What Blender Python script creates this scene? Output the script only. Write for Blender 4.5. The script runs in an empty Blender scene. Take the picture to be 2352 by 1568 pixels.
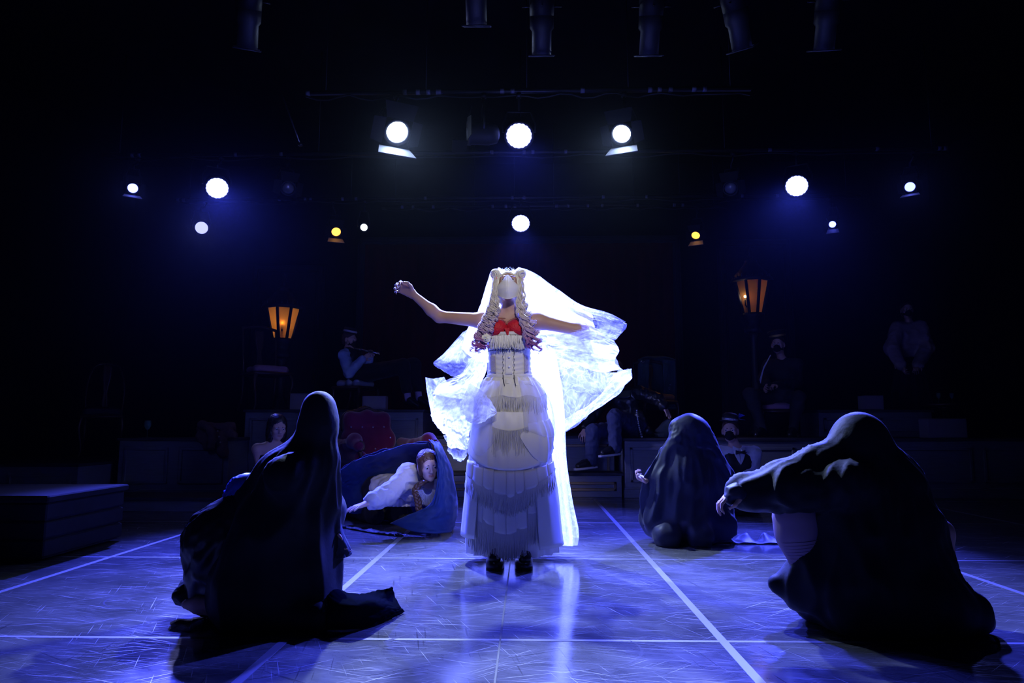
import bpy, math, random
import numpy as np
from mathutils import Vector, Matrix, Euler

random.seed(7)
RNG = np.random.default_rng(7)
S = bpy.context.scene
COL = S.collection
R = math.radians

# ------------------------------------------------------------------ camera
FPX = 1600.0
CAMLOC = np.array([0.0, 0.0, 0.8])
cam_d = bpy.data.cameras.new('camera')
cam = bpy.data.objects.new('camera', cam_d)
COL.objects.link(cam)
cam_d.sensor_width = 36.0
cam_d.lens = FPX * 36.0 / 2352.0
cam.location = CAMLOC
cam.rotation_euler = (R(90 + 6.84), 0, R(1.28))
cam_d.clip_end = 60
S.camera = cam
CAMR = np.array(Euler(cam.rotation_euler).to_matrix())

# ------------------------------------------------------------------ world, exposure, sampling
S.view_settings.view_transform = 'Standard'
S.view_settings.look = 'None'
S.view_settings.exposure = 0.0
S.view_settings.gamma = 1.0
S.view_settings.use_curve_mapping = False
W = bpy.data.worlds.new('dark_theatre'); S.world = W
W.use_nodes = True
wn = W.node_tree
wn.nodes['Background'].inputs[0].default_value = (0.10, 0.14, 0.4, 1)
wn.nodes['Background'].inputs[1].default_value = 0.0
HAZE = 0.00011
hz = wn.nodes.new('ShaderNodeVolumeScatter')
hz.inputs['Color'].default_value = (0.8, 0.9, 1, 1)
hz.inputs['Density'].default_value = HAZE
hz.inputs['Anisotropy'].default_value = 0.88
wn.links.new(hz.outputs[0], wn.nodes['World Output'].inputs['Volume'])
cy = S.cycles
cy.use_denoising = True
cy.use_light_tree = True
cy.use_adaptive_sampling = True
cy.adaptive_threshold = 0.03
cy.max_bounces = 6
cy.diffuse_bounces = 2
cy.glossy_bounces = 3
cy.transmission_bounces = 4
cy.transparent_max_bounces = 20
cy.volume_bounces = 0
cy.sample_clamp_indirect = 4.0
cy.caustics_reflective = False
cy.caustics_refractive = False

def P(px, py, Y):
    """the point seen at a pixel of the 2352 x 1568 frame, at depth Y into the stage"""
    d = CAMR @ np.array([(px - 1176.0) / FPX, -(py - 784.0) / FPX, -1.0])
    return CAMLOC + d * (Y / d[1])

def FL(px, py, z=0.0):
    d = CAMR @ np.array([(px - 1176.0) / FPX, -(py - 784.0) / FPX, -1.0])
    return CAMLOC + d * ((z - CAMLOC[2]) / d[2])

def A(*v): return np.array(v, float)
def nrm(v):
    v = np.asarray(v, float); return v / max(1e-9, np.linalg.norm(v))

# ------------------------------------------------------------------ stage light levels (all lamps of the rig)
KEY_L, KEY_R = 2300.0, 1800.0        # the two white lamps upstage that back-light the bride
LED_W = 7000.0                        # blue LED washes
SMALL_BLUE = 240.0
FRONT_W = 1100.0                      # warm-neutral spot from the front of house
BLUE = (0.055, 0.075, 1.0)
KEYC = (0.46, 0.60, 1.0)

def spot(name, loc, target, power, color, size=60, blend=0.5, radius=0.05, parent=None):
    d = bpy.data.lights.new(name, 'SPOT'); d.energy = power; d.color = color
    d.spot_size = R(size); d.spot_blend = blend; d.shadow_soft_size = radius
    o = bpy.data.objects.new(name, d); COL.objects.link(o)
    v = Vector(np.asarray(target) - np.asarray(loc))
    o.rotation_euler = v.to_track_quat('-Z', 'Y').to_euler()
    o.location = loc
    return o

# front of house: a profile spot hung over the audience, behind and above the camera
spot('front_profile_beam', (0.9, -2.4, 4.6), (-0.05, 4.15, 1.45), FRONT_W, (1.0, 0.93, 0.88), 15, 1.0, 0.08)
spot('side_boom_beam', (-6.0, 4.6, 3.4), (-1.0, 5.35, 0.35), 100.0, (0.24, 0.25, 1.0), 20, 0.9, 0.1)
spot('side_boom_beam', (-6.2, 5.8, 3.6), (1.15, 7.75, 0.75), 1700.0, (0.30, 0.32, 1.0), 9, 0.9, 0.1)
spot('platform_fill_light', (-5.8, 3.2, 3.9), (-1.6, 8.2, 0.7), 45.0, (0.16, 0.20, 1.0), 48, 0.9, 0.1)  # added fill for the left platform fronts, no lamp of the rig
spot('platform_fill_light', (5.8, 3.2, 3.9), (2.2, 8.2, 0.7), 40.0, (0.16, 0.18, 1.0), 48, 0.9, 0.1)  # matching added fill on the right, source unseen

# ------------------------------------------------------------------ materials
MATS = {}
def M(name, rgb, rough=0.6, spec=0.3, metal=0.0, sheen=0.0, bump=None, var=0.0, vscale=20.0, alpha=1.0, trans=0.0, stretch=None, coat=0.0):
    if name in MATS: return MATS[name]
    m = bpy.data.materials.new(name); m.use_nodes = True
    nt = m.node_tree; b = nt.nodes['Principled BSDF']
    b.inputs['Base Color'].default_value = (*rgb, 1)
    b.inputs['Roughness'].default_value = rough
    b.inputs['Specular IOR Level'].default_value = spec
    b.inputs['Metallic'].default_value = metal
    b.inputs['Sheen Weight'].default_value = sheen
    b.inputs['Coat Weight'].default_value = coat
    tc = nt.nodes.new('ShaderNodeTexCoord')
    src = tc.outputs['Object']
    if stretch:
        mp = nt.nodes.new('ShaderNodeMapping'); mp.inputs['Scale'].default_value = stretch
        nt.links.new(src, mp.inputs[0]); src = mp.outputs[0]
    if var:
        n = nt.nodes.new('ShaderNodeTexNoise'); n.inputs['Scale'].default_value = vscale; n.inputs['Detail'].default_value = 4
        nt.links.new(src, n.inputs['Vector'])
        mx = nt.nodes.new('ShaderNodeMix'); mx.data_type = 'RGBA'
        mx.inputs['A'].default_value = (*[c * (1 - var) for c in rgb], 1)
        mx.inputs['B'].default_value = (*[min(1, c * (1 + var)) for c in rgb], 1)
        nt.links.new(n.outputs['Fac'], mx.inputs['Factor'])
        nt.links.new(mx.outputs['Result'], b.inputs['Base Color'])
    if bump:
        n2 = nt.nodes.new('ShaderNodeTexNoise'); n2.inputs['Scale'].default_value = bump[0]; n2.inputs['Detail'].default_value = 5
        nt.links.new(src, n2.inputs['Vector'])
        bp = nt.nodes.new('ShaderNodeBump'); bp.inputs['Strength'].default_value = bump[1]; bp.inputs['Distance'].default_value = 0.01
        nt.links.new(n2.outputs['Fac'], bp.inputs['Height']); nt.links.new(bp.outputs[0], b.inputs['Normal'])
    out = nt.nodes['Material Output']; last = b.outputs[0]
    if trans:
        t = nt.nodes.new('ShaderNodeBsdfTranslucent'); t.inputs[0].default_value = (*rgb, 1)
        ms = nt.nodes.new('ShaderNodeMixShader'); ms.inputs[0].default_value = trans
        nt.links.new(last, ms.inputs[1]); nt.links.new(t.outputs[0], ms.inputs[2]); last = ms.outputs[0]
    if alpha < 1:
        t = nt.nodes.new('ShaderNodeBsdfTransparent')
        ms = nt.nodes.new('ShaderNodeMixShader'); ms.inputs[0].default_value = alpha
        nt.links.new(t.outputs[0], ms.inputs[1]); nt.links.new(last, ms.inputs[2]); last = ms.outputs[0]
    nt.links.new(last, out.inputs[0])
    MATS[name] = m
    return m

def EM(name, rgb, strength):
    if name in MATS: return MATS[name]
    m = bpy.data.materials.new(name); m.use_nodes = True
    nt = m.node_tree; nt.nodes.remove(nt.nodes['Principled BSDF'])
    e = nt.nodes.new('ShaderNodeEmission'); e.inputs[0].default_value = (*rgb, 1); e.inputs[1].default_value = strength
    nt.links.new(e.outputs[0], nt.nodes['Material Output'].inputs[0])
    MATS[name] = m
    return m

# ------------------------------------------------------------------ object tools
ORG = {}
def tag(o, label=None, cat=None, group=None, kind=None):
    if label: o['label'] = label
    if cat: o['category'] = cat
    if group: o['group'] = group
    if kind: o['kind'] = kind
    return o

def empty(name, loc, label, cat, group=None, kind=None):
    o = bpy.data.objects.new(name, None); COL.objects.link(o)
    o.location = tuple(loc); o.empty_display_size = 0.1
    ORG[o.name] = np.array(loc, float)
    return tag(o, label, cat, group, kind)

def obj(name, vf, mat, parent=None, smooth=True, origin=None, label=None, cat=None, group=None, kind=None, midx=None):
    v, f = vf
    v = np.asarray(v, float)
    if parent is not None: org = ORG[parent.name]
    elif origin is not None: org = np.array(origin, float)
    else:
        lo, hi = v.min(0), v.max(0); org = np.array([(lo[0] + hi[0]) / 2, (lo[1] + hi[1]) / 2, lo[2]])
    me = bpy.data.meshes.new(name)
    me.from_pydata((v - org).tolist(), [], [tuple(int(i) for i in q) for q in f])
    mats = mat if isinstance(mat, (list, tuple)) else [mat]
    for m in mats: me.materials.append(m)
    if midx is not None: me.polygons.foreach_set('material_index', np.asarray(midx, np.int32))
    if smooth: me.polygons.foreach_set('use_smooth', np.ones(len(me.polygons), bool))
    me.update()
    o = bpy.data.objects.new(name, me); COL.objects.link(o)
    if parent is not None: o.parent = parent
    else: o.location = tuple(org)
    ORG[o.name] = org
    return tag(o, label, cat, group, kind)

def join(*parts):
    vs, fs, n = [], [], 0
    for v, f in parts:
        v = np.asarray(v, float); vs.append(v)
        fs.extend([tuple(int(i) + n for i in q) for q in f]); n += len(v)
    return np.concatenate(vs), fs

def box(c, s, rot=0.0, bev=0.0):
    """box by centre and full size, turned about z, with chamfered vertical and horizontal edges"""
    hx, hy, hz = s[0] / 2, s[1] / 2, s[2] / 2
    if bev <= 0:
        v = A(*[(x, y, z) for x in (-hx, hx) for y in (-hy, hy) for z in (-hz, hz)])
        f = [(0, 1, 3, 2), (4, 6, 7, 5), (0, 4, 5, 1), (2, 3, 7, 6), (0, 2, 6, 4), (1, 5, 7, 3)]
    else:
        b = min(bev, hx * .9, hy * .9, hz * .9)
        rings = []
        for z, i in ((-hz, b), (-hz + b, 0), (hz - b, 0), (hz, b)):
            x, y = hx - i, hy - i; q = b
            rings.append([(-x + q, -y, z), (x - q, -y, z), (x, -y + q, z), (x, y - q, z), (x - q, y, z), (-x + q, y, z), (-x, y - q, z), (-x, -y + q, z)])
        v = A(*[p for r_ in rings for p in r_]); f = []
        for k in range(3):
            for i in range(8): f.append((k * 8 + i, k * 8 + (i + 1) % 8, k * 8 + 8 + (i + 1) % 8, k * 8 + 8 + i))
        f.append(tuple(range(7, -1, -1))); f.append(tuple(range(24, 32)))
    c_, s_ = math.cos(rot), math.sin(rot)
    v = np.stack([v[:, 0] * c_ - v[:, 1] * s_, v[:, 0] * s_ + v[:, 1] * c_, v[:, 2]], 1) + np.asarray(c, float)
    return v, f

def frame_of(d):
    d = nrm(d); a = A(0, 0, 1) if abs(d[2]) < 0.9 else A(1, 0, 0)
    x = nrm(np.cross(a, d)); return x, np.cross(d, x), d

def tube(pts, r, n=8, cap=True):
    """round bar along a polyline; r a number or one per point"""
    pts = np.asarray(pts, float); m = len(pts)
    rs = np.full(m, r, float) if np.isscalar(r) else np.asarray(r, float)
    t = np.gradient(pts, axis=0)
    x, y, _ = frame_of(t[0])
    vs = []
    an = np.arange(n) * 2 * math.pi / n
    for i in range(m):
        d = nrm(t[i]); x = nrm(x - d * np.dot(x, d)); y = np.cross(d, x)
        vs.append(pts[i] + rs[i] * (np.cos(an)[:, None] * x + np.sin(an)[:, None] * y))
    v = np.concatenate(vs); f = []
    for i in range(m - 1):
        for j in range(n):
            k = (j + 1) % n
            f.append((i * n + j, i * n + k, (i + 1) * n + k, (i + 1) * n + j))
    if cap: f.append(tuple(range(n - 1, -1, -1))); f.append(tuple((m - 1) * n + j for j in range(n)))
    return v, f

def lathe(c, prof, n=24, axis=(0, 0, 1), phase=0.0, closed=True):
    """profile of (radius, height) spun about an axis through c"""
    x, y, d = frame_of(axis)
    an = np.arange(n) * 2 * math.pi / n + phase
    vs = [np.asarray(c) + d * h + max(r, 1e-4) * (np.cos(an)[:, None] * x + np.sin(an)[:, None] * y) for r, h in prof]
    v = np.concatenate(vs); f = []
    for i in range(len(prof) - 1):
        for j in range(n):
            k = (j + 1) % n
            f.append((i * n + j, i * n + k, (i + 1) * n + k, (i + 1) * n + j))
    if closed: f.append(tuple(range(n - 1, -1, -1))); f.append(tuple((len(prof) - 1) * n + j for j in range(n)))
    return v, f

def ball(c, r, n=12, m=8, rot=None):
    r = np.full(3, r) if np.isscalar(r) else np.asarray(r, float)
    v = [(0, 0, 1)]
    for i in range(1, m):
        t = math.pi * i / m
        for j in range(n):
            p = 2 * math.pi * j / n; v.append((math.sin(t) * math.cos(p), math.sin(t) * math.sin(p), math.cos(t)))
    v.append((0, 0, -1)); v = A(*v) * r
    if rot is not None: v = v @ np.asarray(rot).T
    f = [(0, 1 + j, 1 + (j + 1) % n) for j in range(n)]
    for i in range(m - 2):
        for j in range(n):
            k = (j + 1) % n; f.append((1 + i * n + j, 1 + (i + 1) * n + j, 1 + (i + 1) * n + k, 1 + i * n + k))
    l = len(v) - 1; o_ = 1 + (m - 2) * n
    f += [(l, o_ + (j + 1) % n, o_ + j) for j in range(n)]
    return v + np.asarray(c, float), f

def crom(pts, n):
    """Catmull-Rom resample of a polyline to n points"""
    p = np.asarray(pts, float); m = len(p)
    if m == 2: return p[0] + (p[1] - p[0]) * np.linspace(0, 1, n)[:, None]
    q = np.concatenate([[2 * p[0] - p[1]], p, [2 * p[-1] - p[-2]]])
    u = np.linspace(0, m - 1 - 1e-6, n); i = u.astype(int); t = (u - i)[:, None]
    a, b, c, d = q[i], q[i + 1], q[i + 2], q[i + 3]
    return 0.5 * (2 * b + (c - a) * t + (2 * a - 5 * b + 4 * c - d) * t ** 2 + (3 * b - a - 3 * c + d) * t ** 3)

def _hash(ix, iy, iz):
    h = (ix * 374761393 + iy * 668265263 + iz * 2147483647 + 1013904223) & 0xffffffff
    h = ((h ^ (h >> 13)) * 1274126177) & 0xffffffff
    h = (h ^ (h >> 16)) & 0xffff
    return h / 65535.0

def vnoise(p):
    p = np.asarray(p, float); i = np.floor(p).astype(np.int64); t = p - i; t = t * t * (3 - 2 * t)
    o = 0
    for dx in (0, 1):
        for dy in (0, 1):
            for dz in (0, 1):
                w = (t[:, 0] if dx else 1 - t[:, 0]) * (t[:, 1] if dy else 1 - t[:, 1]) * (t[:, 2] if dz else 1 - t[:, 2])
                o = o + w * _hash(i[:, 0] + dx, i[:, 1] + dy, i[:, 2] + dz)
    return o * 2 - 1

def grid_faces(nu, nv, wrap=False):
    f = []
    for i in range(nu - 1):
        for j in range(nv if wrap else nv - 1):
            k = (j + 1) % nv
            f.append((i * nv + j, i * nv + k, (i + 1) * nv + k, (i + 1) * nv + j))
    return f

def grid_normals(g):
    du = np.gradient(g, axis=0); dv = np.gradient(g, axis=1)
    n = np.cross(du, dv); return n / np.maximum(1e-9, np.linalg.norm(n, axis=2, keepdims=True))

def sheet(rows, nu, nv, amp=0.0, fu=3.0, fv=9.0, amp2=0.0, seed=0.0, thick=0.0, edge=1.0):
    """cloth: rows of 3-D points, smooth both ways, with folds (amp, running along u) and crumples (amp2)"""
    m = np.stack([crom(r, nv) for r in rows])
    g = np.stack([crom(m[:, j], nu) for j in range(nv)], 1)
    n = grid_normals(g)
    u = np.linspace(0, 1, nu)[:, None] * np.ones((1, nv)); v = np.linspace(0, 1, nv)[None] * np.ones((nu, 1))
    q = np.stack([u.ravel() * fu + seed, v.ravel() * fv + seed * 1.7, np.full(nu * nv, seed * 3.1)], 1)
    d = amp * vnoise(q)
    if amp2:
        q2 = np.stack([u.ravel() * fu * 4 + v.ravel() * fv + seed, v.ravel() * fv * 2.2 - u.ravel() * fu * 2, np.full(nu * nv, seed + 9)], 1)
        d = d + amp2 * (1 - 2 * np.abs(vnoise(q2))) + amp2 * .5 * vnoise(q2 * 2.3)
    g = g + n * d.reshape(nu, nv, 1)
    if not thick: return g.reshape(-1, 3), grid_faces(nu, nv)
    n = grid_normals(g)
    a = (g - n * thick / 2).reshape(-1, 3); b = (g + n * thick / 2).reshape(-1, 3)
    fa = grid_faces(nu, nv); N = nu * nv
    f = list(fa) + [tuple(i + N for i in q_[::-1]) for q_ in fa]
    rim = [j for j in range(nv)] + [i * nv + nv - 1 for i in range(1, nu)] + [(nu - 1) * nv + j for j in range(nv - 2, -1, -1)] + [i * nv for i in range(nu - 2, 0, -1)]
    for i in range(len(rim)):
        p_, q_ = rim[i], rim[(i + 1) % len(rim)]; f.append((q_, p_, p_ + N, q_ + N))
    return np.concatenate([a, b]), f

def loft(levels, n, fn=None, nl=None, closed=False):
    """stacked ellipses (centre, rx, ry); fn(theta, t) gives an outward offset"""
    L = A(*[(*c, rx, ry) for c, rx, ry in levels])
    if nl: L = crom(L, nl)
    th = np.arange(n) * 2 * math.pi / n
    g = []
    for k, l in enumerate(L):
        t = k / (len(L) - 1)
        o = fn(th, t) if fn else 0.0
        g.append(np.stack([l[0] + (l[3] + o) * np.cos(th), l[1] + (l[4] + o) * np.sin(th), np.full(n, l[2])], 1))
    v = np.concatenate(g); f = grid_faces(len(L), n, True)
    if closed: f.append(tuple(range(n - 1, -1, -1))); f.append(tuple((len(L) - 1) * n + j for j in range(n)))
    return v, f

# ------------------------------------------------------------------ blended solids (bodies, drapes)
def cone(a, b, ra, rb, k=None): return ('c', A(*a), A(*b), ra, rb, k)
def ell(c, r, rot=None, k=None, neg=False): return ('n' if neg else 'e', A(*c), A(*r), None if rot is None else np.asarray(rot), None, k)

def solid(prims, res=0.008, k=0.03, cuts=(), grow=0.0, floor=None):
    lo, hi = np.full(3, 1e9), np.full(3, -1e9)
    for p in prims:
        if p[0] == 'c':
            for q, r in ((p[1], p[3]), (p[2], p[4])): lo = np.minimum(lo, q - r); hi = np.maximum(hi, q + r)
        elif p[0] == 'e': m = p[2].max(); lo = np.minimum(lo, p[1] - m); hi = np.maximum(hi, p[1] + m)
    pad = grow + 3 * res + 0.01
    lo -= pad; hi += pad
    if floor is not None: lo[2] = max(lo[2], floor - 2 * res)
    n = np.ceil((hi - lo) / res).astype(int) + 1
    ax = [lo[i] + np.arange(n[i]) * res for i in range(3)]
    D = np.full(n, 1.0, np.float32)
    for p in prims:
        kk = p[5] if p[5] else k
        if p[0] == 'c':
            q0 = np.minimum(p[1] - p[3], p[2] - p[4]); q1 = np.maximum(p[1] + p[3], p[2] + p[4])
        else: m = p[2].max(); q0, q1 = p[1] - m, p[1] + m
        mg = kk + grow + 3 * res
        i0 = np.clip(((q0 - mg - lo) / res).astype(int), 0, n); i1 = np.clip(np.ceil((q1 + mg - lo) / res).astype(int) + 1, 0, n)
        if (i1 <= i0).any(): continue
        X = ax[0][i0[0]:i1[0], None, None].astype(np.float32); Y = ax[1][None, i0[1]:i1[1], None].astype(np.float32); Z = ax[2][None, None, i0[2]:i1[2]].astype(np.float32)
        if p[0] == 'c':
            a, b = p[1], p[2]; ab = b - a; L2 = max(1e-9, float(ab @ ab))
            t = np.clip(((X - a[0]) * ab[0] + (Y - a[1]) * ab[1] + (Z - a[2]) * ab[2]) / L2, 0, 1)
            d = np.sqrt((X - a[0] - t * ab[0]) ** 2 + (Y - a[1] - t * ab[1]) ** 2 + (Z - a[2] - t * ab[2]) ** 2) - (p[3] + (p[4] - p[3]) * t)
        else:
            x, y, z = X - p[1][0], Y - p[1][1], Z - p[1][2]; r = p[2]
            if p[3] is not None:
                Q = p[3]; x, y, z = Q[0, 0] * x + Q[1, 0] * y + Q[2, 0] * z, Q[0, 1] * x + Q[1, 1] * y + Q[2, 1] * z, Q[0, 2] * x + Q[1, 2] * y + Q[2, 2] * z
            k0 = np.sqrt((x / r[0]) ** 2 + (y / r[1]) ** 2 + (z / r[2]) ** 2)
            k1 = np.sqrt((x / r[0] ** 2) ** 2 + (y / r[1] ** 2) ** 2 + (z / r[2] ** 2) ** 2)
            d = k0 * (k0 - 1) / np.maximum(k1, 1e-6)
        sl = np.s_[i0[0]:i1[0], i0[1]:i1[1], i0[2]:i1[2]]
        o = D[sl]
        if p[0] == 'n':
            h = np.clip(0.5 - 0.5 * (o + d) / kk, 0, 1); D[sl] = o + (-d - o) * h + kk * h * (1 - h)
        else:
            h = np.clip(0.5 + 0.5 * (o - d) / kk, 0, 1); D[sl] = o + (d - o) * h - kk * h * (1 - h)
    D -= grow
    for c0, nn in cuts:
        nn = nrm(nn)
        d = (ax[0][:, None, None] - c0[0]) * nn[0] + (ax[1][None, :, None] - c0[1]) * nn[1] + (ax[2][None, None, :] - c0[2]) * nn[2]
        D = np.maximum(D, d.astype(np.float32))
    if floor is not None: D = np.maximum(D, (floor - ax[2])[None, None, :].astype(np.float32))
    D[0] = np.maximum(D[0], res); D[-1] = np.maximum(D[-1], res); D[:, 0] = np.maximum(D[:, 0], res); D[:, -1] = np.maximum(D[:, -1], res)
    D[:, :, 0] = np.maximum(D[:, :, 0], res); D[:, :, -1] = np.maximum(D[:, :, -1], res)
    # naive surface nets
    ins = D < 0
    a = ins[:-1, :-1, :-1].astype(np.int8)
    cnt = sum(ins[i:n[0] - 1 + i, j:n[1] - 1 + j, l:n[2] - 1 + l].astype(np.int8) for i in (0, 1) for j in (0, 1) for l in (0, 1))
    act = (cnt > 0) & (cnt < 8)
    ci = np.argwhere(act)
    idx = np.full(act.shape, -1, np.int64); idx[act] = np.arange(len(ci))
    pos = np.zeros((len(ci), 3)); w = np.zeros(len(ci))
    corners = [A(i, j, l).astype(int) for i in (0, 1) for j in (0, 1) for l in (0, 1)]
    val = {tuple(c): D[ci[:, 0] + c[0], ci[:, 1] + c[1], ci[:, 2] + c[2]] for c in corners}
    for c in corners:
        for e in range(3):
            if c[e] == 0:
                c2 = c.copy(); c2[e] = 1
                v1, v2 = val[tuple(c)], val[tuple(c2)]
                s = (v1 < 0) != (v2 < 0)
                t = np.where(s, v1 / np.where(s, v1 - v2, 1), 0)
                pt = c[None, :] + np.zeros((len(ci), 3)); pt[:, e] += t
                pos[s] += pt[s]; w[s] += 1
    V = lo + (ci + pos / w[:, None]) * res
    F = []
    for e in range(3):
        u, v = (e + 1) % 3, (e + 2) % 3
        s1 = [slice(None)] * 3; s2 = [slice(None)] * 3; s1[e] = slice(0, -1); s2[e] = slice(1, None)
        x1, x2 = ins[tuple(s1)], ins[tuple(s2)]
        ed = np.argwhere(x1 != x2)
        ok = (ed[:, u] > 0) & (ed[:, v] > 0) & (ed[:, u] < n[u] - 1) & (ed[:, v] < n[v] - 1)
        ed = ed[ok]; ori = x1[tuple(ed.T)]
        def at(du, dv):
            q = ed.copy(); q[:, u] += du; q[:, v] += dv; return idx[tuple(q.T)]
        q = np.stack([at(-1, -1), at(0, -1), at(0, 0), at(-1, 0)], 1)
        q[~ori] = q[~ori][:, ::-1]
        F.append(q)
    F = np.concatenate(F)
    return V, F[(F >= 0).all(1)]

def vert_normals(v, f):
    f = np.asarray(f); n = np.zeros_like(v)
    fn = np.cross(v[f[:, 2]] - v[f[:, 0]], v[f[:, 3]] - v[f[:, 1]])
    for i in range(4): np.add.at(n, f[:, i], fn)
    return n / np.maximum(1e-12, np.linalg.norm(n, axis=1, keepdims=True))

def folds(vf, apex, amp, freq=7.0, reach=0.6, seed=0.0, fine=0.3, start=0.08):
    """fabric folds that run away from an apex, deeper further down"""
    v, f = vf
    n = vert_normals(v, f)
    d = v - np.asarray(apex); r = np.linalg.norm(d, axis=1, keepdims=True); u = d / np.maximum(r, 1e-6)
    warp = 0.07 * np.stack([vnoise(v * 1.8 + 11 + i * 7 + seed) for i in range(3)], 1)
    q = (u + warp) * freq + seed
    h = vnoise(q); h2 = vnoise(q * 2.1 + 5)
    s = np.clip((r[:, 0] - start) / reach, 0, 1)
    w = v + n * (amp * s * (0.75 * (1 - 2 * np.abs(h)) + fine * h2))[:, None]
    return w, f

# ------------------------------------------------------------------ the room
def floor_material():
    m = bpy.data.materials.new('scuffed_dance_floor'); m.use_nodes = True
    nt = m.node_tree; b = nt.nodes['Principled BSDF']; L = nt.links.new
    tc = nt.nodes.new('ShaderNodeTexCoord')
    def noise(scale, rot, strch, det=3, rough=0.5):
        mp = nt.nodes.new('ShaderNodeMapping'); mp.inputs['Scale'].default_value = strch
        vr = nt.nodes.new('ShaderNodeVectorRotate'); vr.rotation_type = 'Z_AXIS'; vr.inputs['Angle'].default_value = R(rot)
        L(tc.outputs['Object'], vr.inputs['Vector']); L(vr.outputs[0], mp.inputs[0])
        n = nt.nodes.new('ShaderNodeTexNoise'); n.inputs['Scale'].default_value = scale; n.inputs['Detail'].default_value = det; n.inputs['Roughness'].default_value = rough
        L(mp.outputs[0], n.inputs['Vector']); return n.outputs['Fac']
    def ramp(src, a, bb):
        r = nt.nodes.new('ShaderNodeMapRange'); r.inputs[1].default_value = a; r.inputs[2].default_value = bb
        L(src, r.inputs[0]); return r.outputs[0]
    def math_(op, x, y):
        n = nt.nodes.new('ShaderNodeMath'); n.operation = op; n.use_clamp = True
        for i, s in enumerate((x, y)):
            if isinstance(s, (int, float)): n.inputs[i].default_value = s
            else: L(s, n.inputs[i])
        return n.outputs[0]
    sc = None
    for rot, st, lo, hi in ((6, (.9, 74, 1), .64, .76), (-17, (1.0, 74, 1), .65, .76), (24, (1.0, 70, 1), .65, .76), (68, (1.2, 60, 1), .67, .78), (-42, (1.0, 66, 1), .66, .77), (11, (1.6, 90, 1), .64, .76)):
        s = ramp(noise(2.2, rot, st, 2), lo, hi)
        sc = s if sc is None else math_('MAXIMUM', sc, s)
    dark = None
    for rot, st in ((33, (1.4, 40, 1)), (-27, (1.2, 44, 1)), (80, (1.8, 40, 1))):
        s = ramp(noise(1.7, rot, st, 1), .68, .76)
        dark = s if dark is None else math_('MAXIMUM', dark, s)
    grime = noise(2.6, 10, (1, 1.6, 1), 6, .65)
    fine = noise(11, 30, (1, 1.5, 1), 8, .75)
    base = nt.nodes.new('ShaderNodeMix'); base.data_type = 'RGBA'
    base.inputs['A'].default_value = (0.04, 0.042, 0.045, 1); base.inputs['B'].default_value = (0.21, 0.21, 0.215, 1)
    L(math_('MULTIPLY', math_('ADD', grime, -0.12), math_('MULTIPLY', fine, 2.0)), base.inputs['Factor'])
    m2 = nt.nodes.new('ShaderNodeMix'); m2.data_type = 'RGBA'; m2.inputs['B'].default_value = (0.50, 0.50, 0.52, 1)
    L(base.outputs['Result'], m2.inputs['A']); L(math_('MULTIPLY', sc, 0.6), m2.inputs['Factor'])
    m3 = nt.nodes.new('ShaderNodeMix'); m3.data_type = 'RGBA'; m3.inputs['B'].default_value = (0.03, 0.03, 0.035, 1)
    L(m2.outputs['Result'], m3.inputs['A']); L(math_('MULTIPLY', dark, 0.7), m3.inputs['Factor'])
    L(m3.outputs['Result'], b.inputs['Base Color'])
    L(math_('ADD', math_('MULTIPLY', grime, 0.26), math_('MULTIPLY', sc, 0.25)), b.inputs['Roughness'])
    b.inputs['Specular IOR Level'].default_value = 0.6
    bp = nt.nodes.new('ShaderNodeBump'); bp.inputs['Strength'].default_value = 0.06; bp.inputs['Distance'].default_value = 0.004
    L(math_('ADD', fine, math_('MULTIPLY', sc, 0.4)), bp.inputs['Height']); L(bp.outputs[0], b.inputs['Normal'])
    return m

BLACKWALL = M('black_drape_wall', (0.012, 0.012, 0.015), .9, .1, var=.3, vscale=3)
floor = obj('floor', box((0, 4.5, -0.05), (16, 17, 0.1)), floor_material(), smooth=False, kind='structure', label='dark scuffed dance floor with a taped grid', origin=(0, 0, 0))
TAPE = M('pale_floor_tape', (0.15, 0.15, 0.18), .45, .4, var=.15, vscale=9)
def tape(a, b, w, name='tape_strip', mat=TAPE, h=0.0012):
    a, b = A(*a, 0), A(*b, 0); d = nrm(b - a); s = A(-d[1], d[0], 0) * w / 2
    v = [a - s, b - s, b + s, a + s]; n = 12
    v = np.concatenate([np.array(v), np.array(v) + A(0, 0, h)])
    f = [(4, 5, 6, 7), (0, 1, 5, 4), (1, 2, 6, 5), (2, 3, 7, 6), (3, 0, 4, 7)]
    obj(name, (v, f), mat, floor, smooth=False)
xr = FL(1550, 1350)[0]; xl = FL(740, 1394)[0]; sp = xr - xl
for x in (xl - 2 * sp, xl - sp, xl, xr, xr + sp, xr + 2 * sp): tape((x, -1), (x, 7.75), .034)
for py in (1470, 1283, 1200, 1149):
    y = FL(1250, py)[1]; tape((-6.5, y), (6.5, y), .022, h=.0008)
tape((-0.105, -1), (-0.105, FL(1200, 1284)[1]), .007, 'floor_seam', M('seam_black', (0.01, 0.01, 0.012), .5), .0014)
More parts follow.
